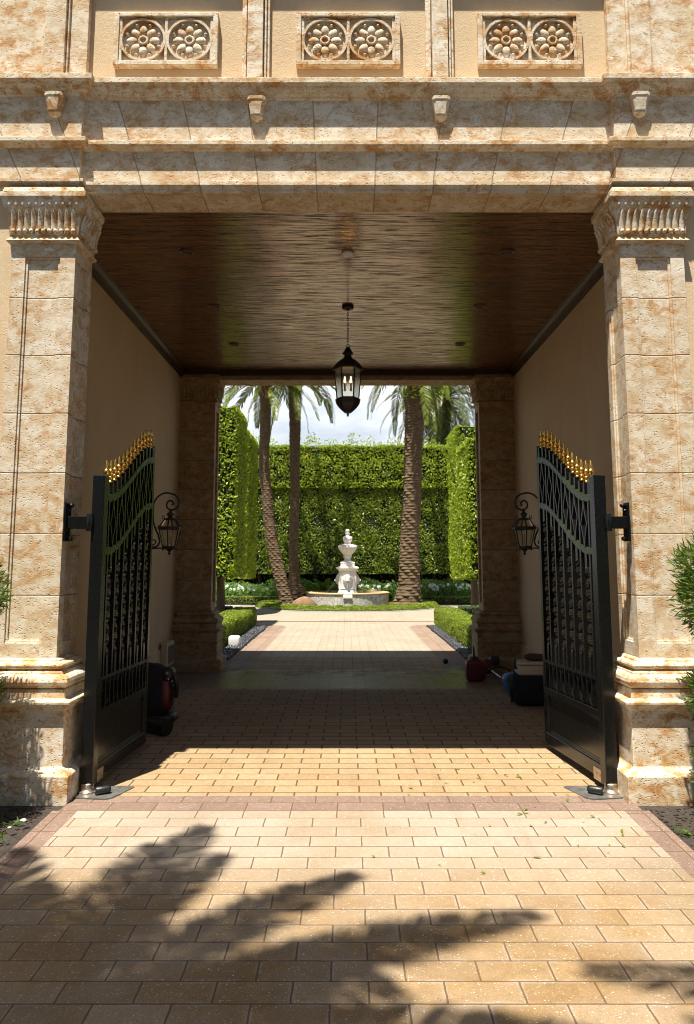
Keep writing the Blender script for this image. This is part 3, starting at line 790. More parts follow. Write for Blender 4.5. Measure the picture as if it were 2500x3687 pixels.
# ------------------------------------------------------------------ iron gates
def gate(side, hx, hy, dx, label):
    """leaf runs from the hinge to the free stile; local u along the leaf, n towards the passage, z up"""
    t = empty('iron_gate', (hx, hy, 0)); tag(t, label, 'gate', 'pair of iron gate leaves standing open')
    d = Vector((dx, 1, 0)).normalized(); nn = Vector((-side, 0, 0)); nn = (nn - d*nn.dot(d)).normalized()
    fl = side > 0
    def W(mb): return mb.xf(lambda u, n, z: (d.x*u + nn.x*n, d.y*u + nn.y*n, z), flip=not fl if False else (d.x*nn.y - d.y*nn.x) < 0)
    L = 1.235; m = M['iron']
    def ss(u):
        q = min(1, max(0, (u-.10)/(L-.18))); return q*q*(3-2*q)
    r1 = lambda u: 2.107 + .425*ss(u); r2 = lambda u: 1.705 + .420*ss(u)
    W(MB().box(-.045, .045, -.045, .045, .055, 2.262)).build('hinge_post', m, t, .004)
    W(MB().box(L-.035, L, -.022, .022, .085, 2.672)).build('free_stile', m, t, .003)
    W(MB().box(.045, .062, -.022, .030, .085, 2.20)).build('hinge_stile', m, t, .002)
    def curved(fn, hh, w):
        mb = MB(); rings = []
        for k in range(41):
            u = .062 + (L-.035-.062)*k/40; z = fn(u)
            rings.append([(u, -w, z-hh), (u, w, z-hh), (u, w, z+hh), (u, -w, z+hh)])
        return mb.loft(rings, True, True, False)
    W(curved(r1, .028, .032)).build('curved_rail', M['iron_green'], t, .003)
    W(curved(r2, .027, .032)).build('curved_rail', M['iron_green'], t, .003)
    W(MB().box(.062, L-.035, -.024, .024, .760, .792)).build('straight_rail', m, t, .003)
    W(MB().box(.062, L-.035, -.024, .024, .495, .552)).build('straight_rail', m, t, .003)
    # kick plate with a sunk field
    k_ = MB().box(.062, L-.035, -.006, .006, .17, .495)
    k_.box(.062, .085, .006, .022, .17, .495).box(L-.10, L-.035, .006, .022, .17, .495)
    k_.box(.085, L-.10, .006, .014, .17, .185).box(.085, L-.10, .006, .010, .185, .20).box(.085, L-.10, .006, .012, .475, .495)
    W(k_).build('kick_plate', m, t, .002)
    W(MB().box(.062, L-.035, -.022, .024, .075, .17)).build('bottom_rail', m, t, .003)
    n = 13
    for k in range(n):
        u = .105 + (L-.035-.15)*k/(n-1)
        # picket above the top rail
        W(MB().box(u-.014, u+.014, -.026, .026, r1(u)+.02, r1(u)+.118)).build('picket', m, t)
        f_ = MB().lathe([(.016, 0), (.020, .004), (.016, .012), (.010, .018), (.019, .030), (.020, .040), (.011, .052), (.008, .058), (.018, .068), (.023, .082), (.019, .096), (.011, .106), (.013, .120), (.011, .138), (.006, .158), (.0005, .172)], 14, (u, 0, r1(u)+.116), fn=lambda a_, z_: 1.22)
        W(f_).build('finial', M['gold'], t)
        # bars between the third rail and the lower curve
        z0, z1 = .79, r2(u)-.02
        if k % 2 == 0:
            W(MB().box(u-.013, u+.013, -.036, .036, z0, z1)).build('plain_bar', m, t)
        else:
            mb = MB(); rings = []; N = int((z1-z0)/.012)
            for i in range(N+1):
                z = z0 + (z1-z0)*i/N; q = (z-z0); tw = 0 if (q < .14 or z1-z < .12) else (q-.14)/.17*PI
                a, b = .030, .020; ring = []
                for (p, r_) in ((-a, -b), (a, -b), (a, b), (-a, b)):
                    ring.append((u + r_*math.cos(tw) - p*math.sin(tw), p*math.cos(tw) + r_*math.sin(tw), z))
                rings.append(ring[::-1])
            W(mb.loft(rings, True, True, False)).build('twisted_bar', m, t)
        # diamonds between the curved rails
        z0, z1 = r2(u)+.02, r1(u)-.02; zm = (z0+z1)/2
        if k % 2 == 0:
            W(MB().box(u-.012, u+.012, -.034, .034, z0, z1)).build('plain_bar', m, t)
        else:
            mb = MB()
            for q in (-1, 1):
                rings = []
                for i in range(25):
                    v_ = i/24; z = z0+(z1-z0)*v_; w_ = (1-abs(2*v_-1))**1.7*.052 + .004
                    x_ = u + q*w_
                    rings.append([(x_-.008, -.036, z), (x_+.008, -.036, z), (x_+.008, .036, z), (x_-.008, .036, z)])
                mb.loft(rings, True, True, False)
            W(mb).build('diamond_bar', m, t)
        # interlaced arcs above the kick plate
        mb = MB().box(u-.009, u+.009, -.026, .026, .552, .76)
        if k % 2 == 1:
            for q in (-1, 1):
                for zz, sg in ((.76, -1), (.552, 1)):
                    pts = [(u + q*.086*math.sin(PI/2*i/10), 0, zz + sg*.104*(1-math.cos(PI/2*i/10))**1.0) for i in range(11)]
                    rings = [[(p[0]-.006, -.022, p[2]-.004), (p[0]+.006, -.022, p[2]-.004), (p[0]+.006, .022, p[2]+.004), (p[0]-.006, .022, p[2]+.004)] for p in pts]
                    if sg < 0: rings = [[(a[0], a[1], a[2]) for a in r_] for r_ in rings[::-1]]
                    mb.loft(rings, True, True, False)
        W(mb).build('scroll_bar', m, t)
    # hinge arm to the pilaster
    reach = abs(abs(hx) - 2.08)
    h = MB(); xs = -side
    px = side*2.078 - hx
    h.box(px, 0, -.035, .035, 1.868, 1.958)
    h.box(px, px-side*.014, -.055, .055, 1.775, 2.06)
    for zz in (1.80, 1.832, 2.0, 2.035): h.lathe([(.016, 0), (.012, .012), (.004, .018)], 8, (px-side*.016, 0, zz))
    for zz in (1.795, 2.04):
        h.blob((px-side*.030, 0, zz), (.022, .020, .018), 1, 10, 6)
    h.build('hinge_bracket', m, t, .003)
    h2 = MB().lathe([(.022, 1.85), (.024, 1.855), (.024, 1.97), (.022, 1.975)], 14, (side*.055, -.048, 0)); h2.box(side*.03, side*.075, -.06, -.03, 1.872, 1.95)
    h2.build('hinge_barrel', m, t, .001)
    # steel strap at the heel
    sp_ = W(MB().box(-.02, .20, .024, .032, .05, .135).box(.02, .04, .032, .037, .09, .105).box(.08, .10, .032, .037, .09, .105).box(.14, .16, .032, .037, .09, .105))
    sp_.build('heel_strap', M['brass'], t, .001)
    return t
gate(-1, -1.835, 5.72, .055, 'black iron gate leaf with gilded finials hinged on the left pilaster')
gate(1, 1.865, 5.72, -.10, 'black iron gate leaf with gilded finials hinged on the right pilaster')
for s, hx in ((-1, -1.835), (1, 1.865)):
    t = empty('gate_operator', (hx, 5.70, .005)); sn = 'left' if s < 0 else 'right'
    tag(t, 'floor mounted gate pivot on a steel plate under the heel of the %s leaf' % sn, 'gate operator', 'floor pivots of the two gates')
    p = MB(); o = -s
    pl = [(o*-.06, -.12), (o*.17, -.155), (o*.215, -.12), (o*.30, .13), (o*.285, .15), (o*-.06, .15)]
    if s > 0: pl = pl[::-1]
    p.loft([[(a, b, -.002) for a, b in pl], [(a, b, .006) for a, b in pl]], True, True, False)
    p.build('steel_plate', M['plate'], t)
    MB().lathe([(.062, .006), (.064, .014), (.056, .018), (.046, .020), (.044, .055), (.046, .058), (.044, .066), (.038, .070), (.001, .071)], 24).build('pivot_cup', M['brass'], t)
    c = MB().lathe([(.001, -.055), (.022, -.055), (.027, -.048), (.027, .03), (.024, .045), (.018, .052), (.001, .053)], 16)
    a = R(58)*o
    c.xf(lambda x, y, z: (o*.125 + z*math.sin(a)*1.0, -.045 + z*math.cos(a) - 0*y + 0, .035 + y) if False else (o*.125 + z*math.sin(a) + x*math.cos(a), -.045 + z*math.cos(a) - x*math.sin(a), .034 + y))
    c.build('stop_bolt', M['rubber'], t)

# ------------------------------------------------------------------ tools on the floor
def G(x, y): return (x, y, gz(y))
# backpack blower behind the left gate
t = empty('backpack_blower', G(-1.94, 8.05)); tag(t, 'black and red backpack leaf blower standing behind the left gate', 'leaf blower')
MB().blob((-.06, 0, .30), (.17, .16, .27), .55, 22, 14).build('harness_pad', M['fabric'], t)
MB().blob((.085, .0, .28), (.105, .12, .20), .75, 22, 14).build('fan_housing', M['redpl'], t)
b = MB()
for k in range(6):
    zz = .20 + k*.035; b.box(.165+.02*math.sin(k), .20, -.10, -.03, zz, zz+.016)
b.build('cooling_grille', M['rubber'], t, .003)
MB().blob((.12, -.03, .47), (.075, .09, .07), .6).build('engine_cover', M['rubber'], t)
MB().tube([(.16, -.07, .50), (.20, -.06, .46), (.22, -.04, .36), (.215, -.02, .24)], [.022, .026, .024, .02], 10).build('strap', M['rubber'], t)
MB().blob((.02, 0, .045), (.20, .15, .045), .5).build('base_frame', M['rubber'], t)
MB().box(.118, .15, -.13, -.11, .475, .50).box(.135, .16, -.14, -.115, .425, .445).build('buckle', M['chrome'], t, .003)
MB().lathe([(.03, .52), (.05, .53), (.055, .55), (.04, .575), (.001, .58)], 14, (-.08, 0, 0)).build('filler_cap', M['rubber'], t)
t = MB().tube([(-.12, .12, .075), (.05, 0, .075), (.16, -.08, .075), (.19, -.10, .075)], [.062, .068, .075, .074], 18)
o = t.build('blower_tube', M['rubber'], None, loc=(-1.86, 7.52, gz(7.5))); tag(o, 'thick black blower tube lying on the pavers below the blower', 'tube')
# fuel can
t = empty('fuel_can', G(1.70, 10.53)); tag(t, 'red plastic fuel can with a tall black spout beside the right rear pilaster', 'fuel can')
MB().blob((0, 0, .14), (.12, .085, .142), .38, 28, 16).build('can', M['redpl'], t)
MB().tube([(-.055, 0, .27), (-.05, 0, .305), (.03, 0, .305), (.06, 0, .27)], .014, 8).build('handle', M['redpl'], t)
MB().lathe([(.028, .27), (.030, .30), (.020, .315), (.014, .32), (.011, .41), (.009, .455), (.001, .457)], 14, (-.01, -.02, 0)).build('spout', M['rubber'], t)
# string trimmer lying behind it
t = empty('string_trimmer', G(1.95, 10.55)); tag(t, 'string trimmer with red engine and silver shaft lying by the right rear pilaster', 'string trimmer')
MB().blob((-.02, .42, .13), (.095, .10, .10), .7).build('engine', M['redpl'], t)
MB().blob((.10, .46, .19), (.075, .09, .085), .65).build('engine_cover', M['rubber'], t)
MB().tube([(.0, .32, .12), (.06, -.20, .07), (.09, -.65, .045), (.10, -.98, .03)], .013, 10).build('shaft', M['chrome'], t)
MB().tube([(-.14, -.12, .02), (-.11, -.10, .14), (.0, -.08, .19), (.10, -.08, .19), (.20, -.10, .15), (.19, -.12, .06)], .013, 8).build('loop_handle', M['rubber'], t)
MB().lathe([(.001, 0), (.05, .004), (.055, .02), (.03, .045), (.001, .05)], 16, (.10, -1.0, .0)).build('cutting_head', M['rubber'], t)
MB().tube([(.055, -.30, .065), (.075, -.48, .058)], .022, 10).build('grip', M['redpl'], t)
# soft black bag with a cooler on top
BY = 8.95
t = empty('tool_bag', G(2.06, BY)); tag(t, 'slumped black fabric tool bag under the tan cooler behind the right gate', 'bag')
rs = random.Random(3)
MB().blob((0, 0, .16), (.22, .18, .17), .45, 26, 14, fn=lambda p: Vector((p.x*(1+.10*math.sin(9*p.z)+.06*math.sin(7*p.y)), p.y, p.z))).build('bag_body', M['fabric'], t)
MB().tube([(-.21, -.03, .02), (-.225, -.05, .15), (-.19, -.05, .30), (-.17, -.04, .36)], [.02, .022, .024, .02], 8, flat=.5).build('strap', M['fabric'], t)
t = empty('cooler', (2.09, BY, gz(BY)+.325)); tag(t, 'small tan plastic cooler resting on top of the black tool bag', 'cooler')
MB().box(-.17, .20, -.12, .13, 0, .115).build('box', M['tan_cool'], t, .02)
MB().box(-.18, .21, -.13, .14, .115, .15).build('lid', M['tan_cool'], t, .012)
MB().tube([(-.185, -.02, .06), (-.20, -.02, .14), (-.185, -.02, .17)], .016, 8).build('handle', M['rubber'], t)
o = MB().tube([(-.10, 0, 0), (-.05, .01, .005), (.05, 0, 0), (.16, .01, 0)], [.030, .05, .052, .04], 14, flat=.8).build('rolled_cloth', M['dkbrown'], None, loc=(2.12, BY, gz(BY)+.512)); tag(o, 'dark brown rolled cloth lying on the lid of the tan cooler', 'cloth')
o = MB().blob((0, 0, .12), (.10, .12, .13), .8, 26, 16, fn=lambda p: Vector((p.x*(1+.18*math.sin(14*p.z+6*p.y)), p.y*(1+.15*math.sin(17*p.z)), p.z*(1+.1*math.sin(11*p.x))))).build('plastic_bag', M['bluepl'], None, loc=G(1.99, 9.62)); tag(o, 'crumpled blue plastic bag on the floor between the tool bag and trimmer', 'plastic bag')
o = MB().blob((0, 0, .04), (.042, .042, .04), .9).build('rubber_ball', M['rubber'], None, loc=G(1.515, 12.15)); tag(o, 'small black ball lying on the wet pavers at the garden side', 'ball')
o = MB().blob((0, 0, .105), (.105, .10, .11), .42, 24, 14, fn=lambda p: Vector((p.x*(1+.12*p.z), p.y, p.z))).build('white_box', M['whitebox'], None, loc=G(-2.06, 14.4)); tag(o, 'white rounded box among black pebbles in front of the left box hedge', 'box')
# ------------------------------------------------------------------ foliage
def box_points(x0, x1, y0, y1, z0, z1, dens, faces='f t l r', depth=.08, wav=.05, round_=.12):
    P = []; N = []
    def put(n, p, nn): P.append(p); N.append(np.tile(np.array(nn, float), (n, 1)))
    dx, dy, dz = x1-x0, y1-y0, z1-z0
    for fc in faces.split():
        A = {'f': dx*dz, 'b': dx*dz, 't': dx*dy, 'l': dy*dz, 'r': dy*dz, 'u': dx*dy}[fc]
        n = max(1, int(A*dens)); a, b = RNG.random(n), RNG.random(n); k = RNG.random(n)**1.5*depth
        if fc == 'f': put(n, np.stack([x0+a*dx, y0+k, z0+b*dz], 1), (0, -1, .25))
        if fc == 'b': put(n, np.stack([x0+a*dx, y1-k, z0+b*dz], 1), (0, 1, .25))
        if fc == 't': put(n, np.stack([x0+a*dx, y0+b*dy, z1-k], 1), (0, -.2, 1))
        if fc == 'u': put(n, np.stack([x0+a*dx, y0+b*dy, z0+k], 1), (0, 0, -1))
        if fc == 'l': put(n, np.stack([x0+k, y0+a*dy, z0+b*dz], 1), (-1, -.1, .25))
        if fc == 'r': put(n, np.stack([x1-k, y0+a*dy, z0+b*dz], 1), (1, -.1, .25))
    P = np.concatenate(P); N = np.concatenate(N)
    c = np.array([(x0+x1)/2, (y0+y1)/2, (z0+z1)/2])
    # lumps: push along the normal with a smooth pseudo noise
    f = np.sin(P[:, 0]*3.1+P[:, 2]*2.3)+np.sin(P[:, 1]*2.7-P[:, 2]*3.7+1.3)+np.sin(P[:, 0]*6.3-P[:, 1]*5.1+P[:, 2]*5.9)*.7
    P = P + unit(N)*(f*wav)[:, None]
    # rounded edges
    h = np.array([dx, dy, dz])/2
    q = np.abs(P-c) - (h - round_); m = np.maximum(q, 0); r_ = np.linalg.norm(m, axis=1, keepdims=True)
    over = np.maximum(r_ - round_, 0)
    P = P - np.sign(P-c)*np.where(r_ > 1e-6, m/np.maximum(r_, 1e-6), 0)*over
    return P, N

def hedge(name, boxes, label, cat, group=None, mats=('l_box',), size=.05, trunks=None, holes=0.0, sprigs=None):
    """boxes: (x0,x1,y0,y1,z0,z1,dens,faces,mat_index,depth,wav)"""
    loc = Vector(((boxes[0][0]+boxes[0][1])/2, (boxes[0][2]+boxes[0][3])/2, gz(boxes[0][2])))
    root = empty(name, loc); tag(root, label, cat, group)
    Vs = []; Qs = []; MI = []; nb = 0
    for (x0, x1, y0, y1, z0, z1, dens, faces, mi, depth, wav) in boxes:
        P, N = box_points(x0, x1, y0, y1, z0, z1, dens, faces, depth, wav)
        if holes:
            hn = np.sin(P[:, 0]*4.3+1)*np.sin(P[:, 2]*3.9+P[:, 0])+np.sin(P[:, 2]*9.1+P[:, 1]*7)*.5+np.sin(P[:, 0]*11.3)*.4
            keep = (hn > -1.0+holes) | (RNG.random(len(P)) < .35); P, N = P[keep], N[keep]
        V, Q = leaves(P, N, size, .75)
        Vs.append(V); Qs.append(Q+nb); nb += len(V); MI.append(np.full(len(Q), mi))
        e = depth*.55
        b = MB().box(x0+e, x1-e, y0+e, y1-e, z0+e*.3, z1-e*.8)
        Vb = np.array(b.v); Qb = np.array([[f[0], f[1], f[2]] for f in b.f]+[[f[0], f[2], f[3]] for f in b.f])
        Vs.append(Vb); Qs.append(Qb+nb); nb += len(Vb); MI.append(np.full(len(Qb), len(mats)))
    if sprigs is not None:
        V, Q, mi = sprigs; Vs.append(V); Qs.append(Q+nb); nb += len(V); MI.append(np.full(len(Q), mi))
    o = np_mesh('foliage', np.concatenate(Vs)-np.array(loc), np.concatenate(Qs), [M[m] for m in mats]+[M['core']], root, np.concatenate(MI))
    for tr in trunks or []:
        mb = MB(); x, y, z0, z1, r_ = tr
        mb.tube([(x-loc.x, y-loc.y, z0-loc.z), (x-loc.x+.03, y-loc.y, (z0+z1)/2-loc.z), (x-loc.x-.02, y-loc.y, z1-loc.z)], [r_*1.25, r_, r_*.8], 9)
        mb.build('trunk', M['stem'], root)
    return root

# tall garden hedge at the back
n = 2200; sx = -6+12*RNG.random(n); SP = np.stack([sx, 31.0+.9*RNG.random(n), 6.42+.40*RNG.random(n)**2 + .14*np.sin(sx*3)+.10*np.sin(sx*7.7)], 1)
V, Q = leaves(SP, np.tile(np.array([[0, -.5, .6]]), (n, 1)), .10, .8, .45, .1, .6)
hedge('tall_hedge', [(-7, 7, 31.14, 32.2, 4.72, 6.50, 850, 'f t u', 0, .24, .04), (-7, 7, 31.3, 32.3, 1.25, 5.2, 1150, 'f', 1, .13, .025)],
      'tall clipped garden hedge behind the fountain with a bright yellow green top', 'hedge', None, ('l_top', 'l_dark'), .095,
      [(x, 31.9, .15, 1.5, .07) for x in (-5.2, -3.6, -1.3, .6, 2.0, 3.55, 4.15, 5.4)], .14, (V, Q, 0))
# dark planting under it so that no daylight shows below
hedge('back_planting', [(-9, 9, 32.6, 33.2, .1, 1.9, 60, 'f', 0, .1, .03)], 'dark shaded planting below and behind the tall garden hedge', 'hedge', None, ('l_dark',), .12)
hedge('sky_block_hedge', [(-14, 14, -12.5, -11, -.5, 6.0, 60, 'b t', 0, .2, .05)], 'unseen tall hedge added across the street to block low sky light', 'hedge', None, ('l_dark',), .14)  # added behind the viewpoint to cut sky fill on the facade
# columns of hedge along both sides of the garden
COLG = 'clipped columnar hedges on the two sides of the garden'
hedge('column_hedge', [(-4.05, -2.52, 17.6, 19.4, 1.32, 5.30, 900, 'f t r', 0, .14, .022)], 'left nearer clipped column hedge with trunk behind the left rear pilaster', 'hedge', COLG, ('l_top',), .08,
      [(-2.98, 18.3, .12, 1.6, .10)], .0)
hedge('column_hedge', [(-4.3, -2.86, 22.2, 24.6, 1.20, 5.55, 800, 'f t r', 0, .14, .025)], 'left farther clipped column hedge beside the leaning palm', 'hedge', COLG, ('l_top',), .09, [(-3.75, 23.2, .15, 1.5, .10)], .0)
hedge('column_hedge', [(2.45, 4.0, 15.6, 17.2, 1.30, 4.22, 950, 'f t l', 0, .12, .02)], 'right nearer and lower lime green column hedge beside the rear pilaster', 'hedge', COLG, ('l_lime',), .08, [(3.0, 16.3, .12, 1.5, .10)], .1)
hedge('column_hedge', [(2.86, 4.4, 20.0, 21.8, 1.22, 5.28, 850, 'f t l', 0, .13, .022)], 'right farther and taller lime green column hedge', 'hedge', COLG, ('l_lime',), .085, [(3.4, 20.9, .15, 1.5, .10)], .1)
# low box hedges along the entry
BXG = 'low box hedges of the garden'
hedge('box_hedge', [(-2.78, -2.20, 12.2, 19.2, .12, .60, 2100, 'f t r b', 0, .07, .015)], 'low box hedge along the left side of the garden entry', 'hedge', BXG, ('l_box',), .042)
hedge('box_hedge', [(2.12, 2.70, 12.2, 19.2, .12, .59, 2100, 'f t l b', 0, .07, .015)], 'low box hedge along the right side of the garden entry', 'hedge', BXG, ('l_box',), .042)
hedge('box_hedge', [(-6.5, -2.80, 18.8, 19.5, .16, .62, 800, 'f t r', 0, .07, .02)], 'low box hedge turning left behind the left entry hedge', 'hedge', BXG, ('l_low',), .04)
hedge('box_hedge', [(2.72, 6.5, 18.8, 19.5, .16, .62, 800, 'f t l', 0, .07, .02)], 'low box hedge turning right behind the right entry hedge', 'hedge', BXG, ('l_low',), .04)
hedge('box_hedge', [(-7.5, -2.2, 28.9, 29.4, .16, .46, 900, 'f t', 0, .07, .02)], 'low clipped hedge in front of the flower bed left of the fountain', 'hedge', BXG, ('l_box',), .045)
hedge('box_hedge', [(2.2, 7.5, 28.9, 29.4, .16, .46, 900, 'f t', 0, .07, .02)], 'low clipped hedge in front of the flower bed right of the fountain', 'hedge', BXG, ('l_box',), .045)

# ring of ground cover round the fountain island
IC = (.01, 27.5)
def ring_points(n, r0, r1, h):
    a = RNG.random(n)*2*PI; r_ = np.sqrt(r0**2+(r1**2-r0**2)*RNG.random(n))
    edge = np.clip((r1-r_)/.16, 0, 1)**.5*np.clip((r_-r0)/.16+.2, 0, 1)
    z = .155+h*edge*(.75+.35*RNG.random(n)) + .02*np.sin(a*37)
    P = np.stack([IC[0]+r_*np.cos(a), IC[1]+r_*np.sin(a), z], 1)
    N = np.stack([np.cos(a)*(1-edge), np.sin(a)*(1-edge), edge+.2], 1)
    return P, N
P, N = ring_points(26000, 2.55, 3.22, .17); V, Q = leaves(P, N, .05, .8)
P2, N2 = ring_points(6000, 1.5, 2.6, .07); V2, Q2 = leaves(P2, N2, .055, .8)
o = np_mesh('ring_hedge', np.concatenate([V, V2])-np.array([IC[0], IC[1], .155]), np.concatenate([Q, Q2+len(V)]), [M['l_box']], None, None, (IC[0], IC[1], .155))
tag(o, 'low ring of clipped ground cover edging the fountain island', 'ground cover')
mb = MB().lathe([(3.25, 0), (3.25, .03), (3.20, .033), (3.2, 0)], 72, cap=False)
o = mb.build('island_kerb', M['kerb'], None, loc=(IC[0], IC[1], .150)); o['kind'] = 'structure'
sheet_ = MB().lathe([(3.2, .0), (.01, .001)], 60, cap=False).build('island_soil', M['soil'], None, loc=(IC[0], IC[1], .165)); sheet_['kind'] = 'structure'

# flower bed
n = 15000; X = -8+16*RNG.random(n); Y = 29.5+1.5*RNG.random(n); hh = .66+.09*np.sin(X*2.1)+.07*np.sin(X*5.3+Y*3)
Zp = .155 + hh*(RNG.random(n)**.5)
keep = np.abs(X) > .2; P = np.stack([X, Y, Zp+.12*(Y-29.5)], 1)[keep]
V, Q = leaves(P, np.tile(np.array([[0, -.4, .7]]), (len(P), 1)), .13, .7, .28, .08, .4)
o = np_mesh('flower_bed', V, Q, [M['l_fl']]); tag(o, 'bed of green narrow leaved bedding plants below the tall hedge', 'plants', None, 'stuff')
n = 95; cl = np.array([-6.2, -4.4, -3.6, .9, 1.2, 2.9, 3.3, 4.3, 5.0]); cx = cl[RNG.integers(0, len(cl), n)] + RNG.normal(size=n)*.38
Vf = []; Qf = []; nb = 0
for k in range(n):
    c = np.array([cx[k], 29.42+.3*RNG.random(), .68+.20*RNG.random()])
    for j in range(5):
        a = 2*PI*j/5; d = np.array([math.cos(a), -.5, math.sin(a)])*.034
        V, Q = leaves(np.array([c+d]), np.array([[0, -1., .4]]), .06, .2, .8)
        Vf.append(V); Qf.append(Q+nb); nb += 4
o = np_mesh('white_flowers', np.concatenate(Vf), np.concatenate(Qf), [M['petal']]); tag(o, 'small white blossoms scattered over the flower bed', 'flowers', None, 'stuff')

# black pebbles beside the entry hedges
ico = [(0,0,-1),(.894,0,-.447),(.276,.851,-.447),(-.724,.526,-.447),(-.724,-.526,-.447),(.276,-.851,-.447),(.724,.526,.447),(-.276,.851,.447),(-.894,0,.447),(-.276,-.851,.447),(.724,-.526,.447),(0,0,1)]
icof = [(0,2,1),(0,3,2),(0,4,3),(0,5,4),(0,1,5),(1,2,6),(2,3,7),(3,4,8),(4,5,9),(5,1,10),(1,6,10),(2,7,6),(3,8,7),(4,9,8),(5,10,9),(6,7,11),(7,8,11),(8,9,11),(9,10,11),(10,6,11)]
I = np.array(ico); IF = np.array(icof)
Vs = []; Qs = []; nb = 0
for s, x0, x1 in ((-1, -2.30, -1.90), (1, 1.93, 2.26)):
    for k in range(1500):
        y = 11.95+6.8*RNG.random(); x = x0+(x1-x0)*RNG.random(); sc = .022+.022*RNG.random()
        if y < 12.1 and not (abs(x) < 2.02): continue
        v = I*np.array([sc*1.3, sc, sc*.75]); a = RNG.random()*PI; v = v@np.array([[math.cos(a), math.sin(a), 0], [-math.sin(a), math.cos(a), 0], [0, 0, 1]])
        Vs.append(v+np.array([x, y, gz(y)+.015+.02*RNG.random()])); Qs.append(IF+nb); nb += 12
o = np_mesh('pebbles', np.concatenate(Vs), np.concatenate(Qs), [M['pebble']], smooth=True); tag(o, 'strips of shiny black pebbles between pavers and box hedges', 'pebbles', None, 'stuff')

# ------------------------------------------------------------------ palms
def frond(V, Q, base, az, el, L, droop, nl=46, ll=.42, lw=.055, sag=.5, vee=.5):
    """rachis leaving base at azimuth az / elevation el, bending down by droop; two rows of leaflets"""
    d0 = np.array([math.cos(az)*math.cos(el), math.sin(az)*math.cos(el), math.sin(el)]); pts = []; p = np.array(base, float); N_ = nl
    e = el
    for k in range(N_+1):
        pts.append(p.copy()); dd = np.array([math.cos(az)*math.cos(e), math.sin(az)*math.cos(e), math.sin(e)])
        p = p + dd*L/N_; e -= droop/N_*(.5+1.0*k/N_)
        e = max(e, -1.5)
    side = np.array([-math.sin(az), math.cos(az), 0])
    for k in range(2, N_+1):
        u = k/N_; t_ = pts[k]-pts[k-1]; t_ = t_/np.linalg.norm(t_); up = np.cross(t_, side); up = -up if up[2] < 0 else up
        l_ = ll*(math.sin(PI*min(1, .12+.86*u))**.6)*(1-.45*u) + .06
        for s in (-1, 1):
            dirv = side*s*.78 + t_*(.62+.35*u) + up*(vee*.45) + RNG.normal(size=3)*.10; dirv /= np.linalg.norm(dirv)
            a = pts[k]; m_ = a + dirv*l_*.55; c = a + dirv*l_ - np.array([0, 0, sag*l_*.35])
            w_ = np.cross(dirv, up); w_ = w_/max(1e-6, np.linalg.norm(w_))*lw*.5
            b = len(V); V += [a-w_*.4, a+w_*.4, m_+w_, m_-w_, c]; Q += [(b, b+1, b+2), (b, b+2, b+3), (b+3, b+2, b+4)]
    for k in range(N_):
        r_ = .022*(1-k/N_)+.006; b = len(V)
        for q in (pts[k], pts[k+1]): V += [q+side*r_, q-side*r_, q+np.array([0, 0, -r_*1.4])]
        for i in range(3):
            j = (i+1) % 3; Q += [(b+i, b+j, b+3+j), (b+i, b+3+j, b+3+i)]

def palm(loc, path, radii, crown, label, group, fronds, boots=.0, scale_h=.075, vine=False, mat='bark', leaf='l_palm'):
    root = empty('palm_tree', loc); tag(root, label, 'palm tree', group); L = Vector(loc)
    # trunk with rows of leaf scars
    P = [Vector(p)-L for p in path]; Zs = np.array([p.z for p in P]); ztop = Zs[-1]; n = int((ztop-Zs[0])/(scale_h/4)); rings = []; seg = 26
    for i in range(n+1):
        z = Zs[0]+(ztop-Zs[0])*i/n
        x = np.interp(z, Zs, [p.x for p in P]); y = np.interp(z, Zs, [p.y for p in P]); r_ = np.interp(z, Zs, radii)
        row = z/scale_h; ring = []
        for k in range(seg):
            a = 2*PI*k/seg; q = (a*7/(2*PI) + .382*int(row)) % 1.0
            fr = row % 1.0
            hs = math.sin(int(row)*12.9898+int(a*7/(2*PI) + .382*int(row))*78.233)*43758.5453; hs -= math.floor(hs)
            bumpy = (.35+1.2*hs)*(1-fr)*(1-abs(2*q-1)**2)*.11 + .05*math.sin(a*3+z*2.1) + .03*math.sin(a*7+z*17)
            rr = r_*(1 + bumpy - .05)
            ring.append((x+rr*math.cos(a), y+rr*math.sin(a), z))
        rings.append(ring)
    MB().loft(rings, True, True, False).build('trunk', M[mat], root)
    C = Vector(crown)-L; V = []; Q = []
    for f in fronds: frond(V, Q, (C.x+.12*math.cos(f[0]), C.y+.12*math.sin(f[0]), C.z), *f)
    np_mesh('crown', np.array(V), np.array(Q), [M[leaf]], root)
    if boots:
        mb = MB(); rs = random.Random(int(abs(loc[0])*100))
        for k in range(46):
            a = k*2.399; z = C.z - boots + boots*k/46; r_ = radii[-1]*1.05
            b0 = Vector((C.x+r_*math.cos(a), C.y+r_*math.sin(a), z)); o_ = Vector((math.cos(a), math.sin(a), 1.3)).normalized()
            mb.tube([b0-o_*.10, b0+o_*.08, b0+o_*(.18+.12*rs.random())], [.06, .05, .025], 5, flat=.5)
        mb.build('leaf_bases', M['bark2'], root)
    if vine:
        n = 1300; a = RNG.random(n)*2*PI; z = C.z-1.55+1.5*RNG.random(n)**.7; r_ = radii[-1]*(1.05+.25*RNG.random(n))
        Pv = np.stack([C.x+r_*np.cos(a), C.y+r_*np.sin(a), z], 1); Nv = np.stack([np.cos(a), np.sin(a), .3+0*a], 1)
        V, Q = leaves(Pv, Nv, .10, .6, .5); np_mesh('climbing_vine', V, Q, [M['l_top']], root)
    return root
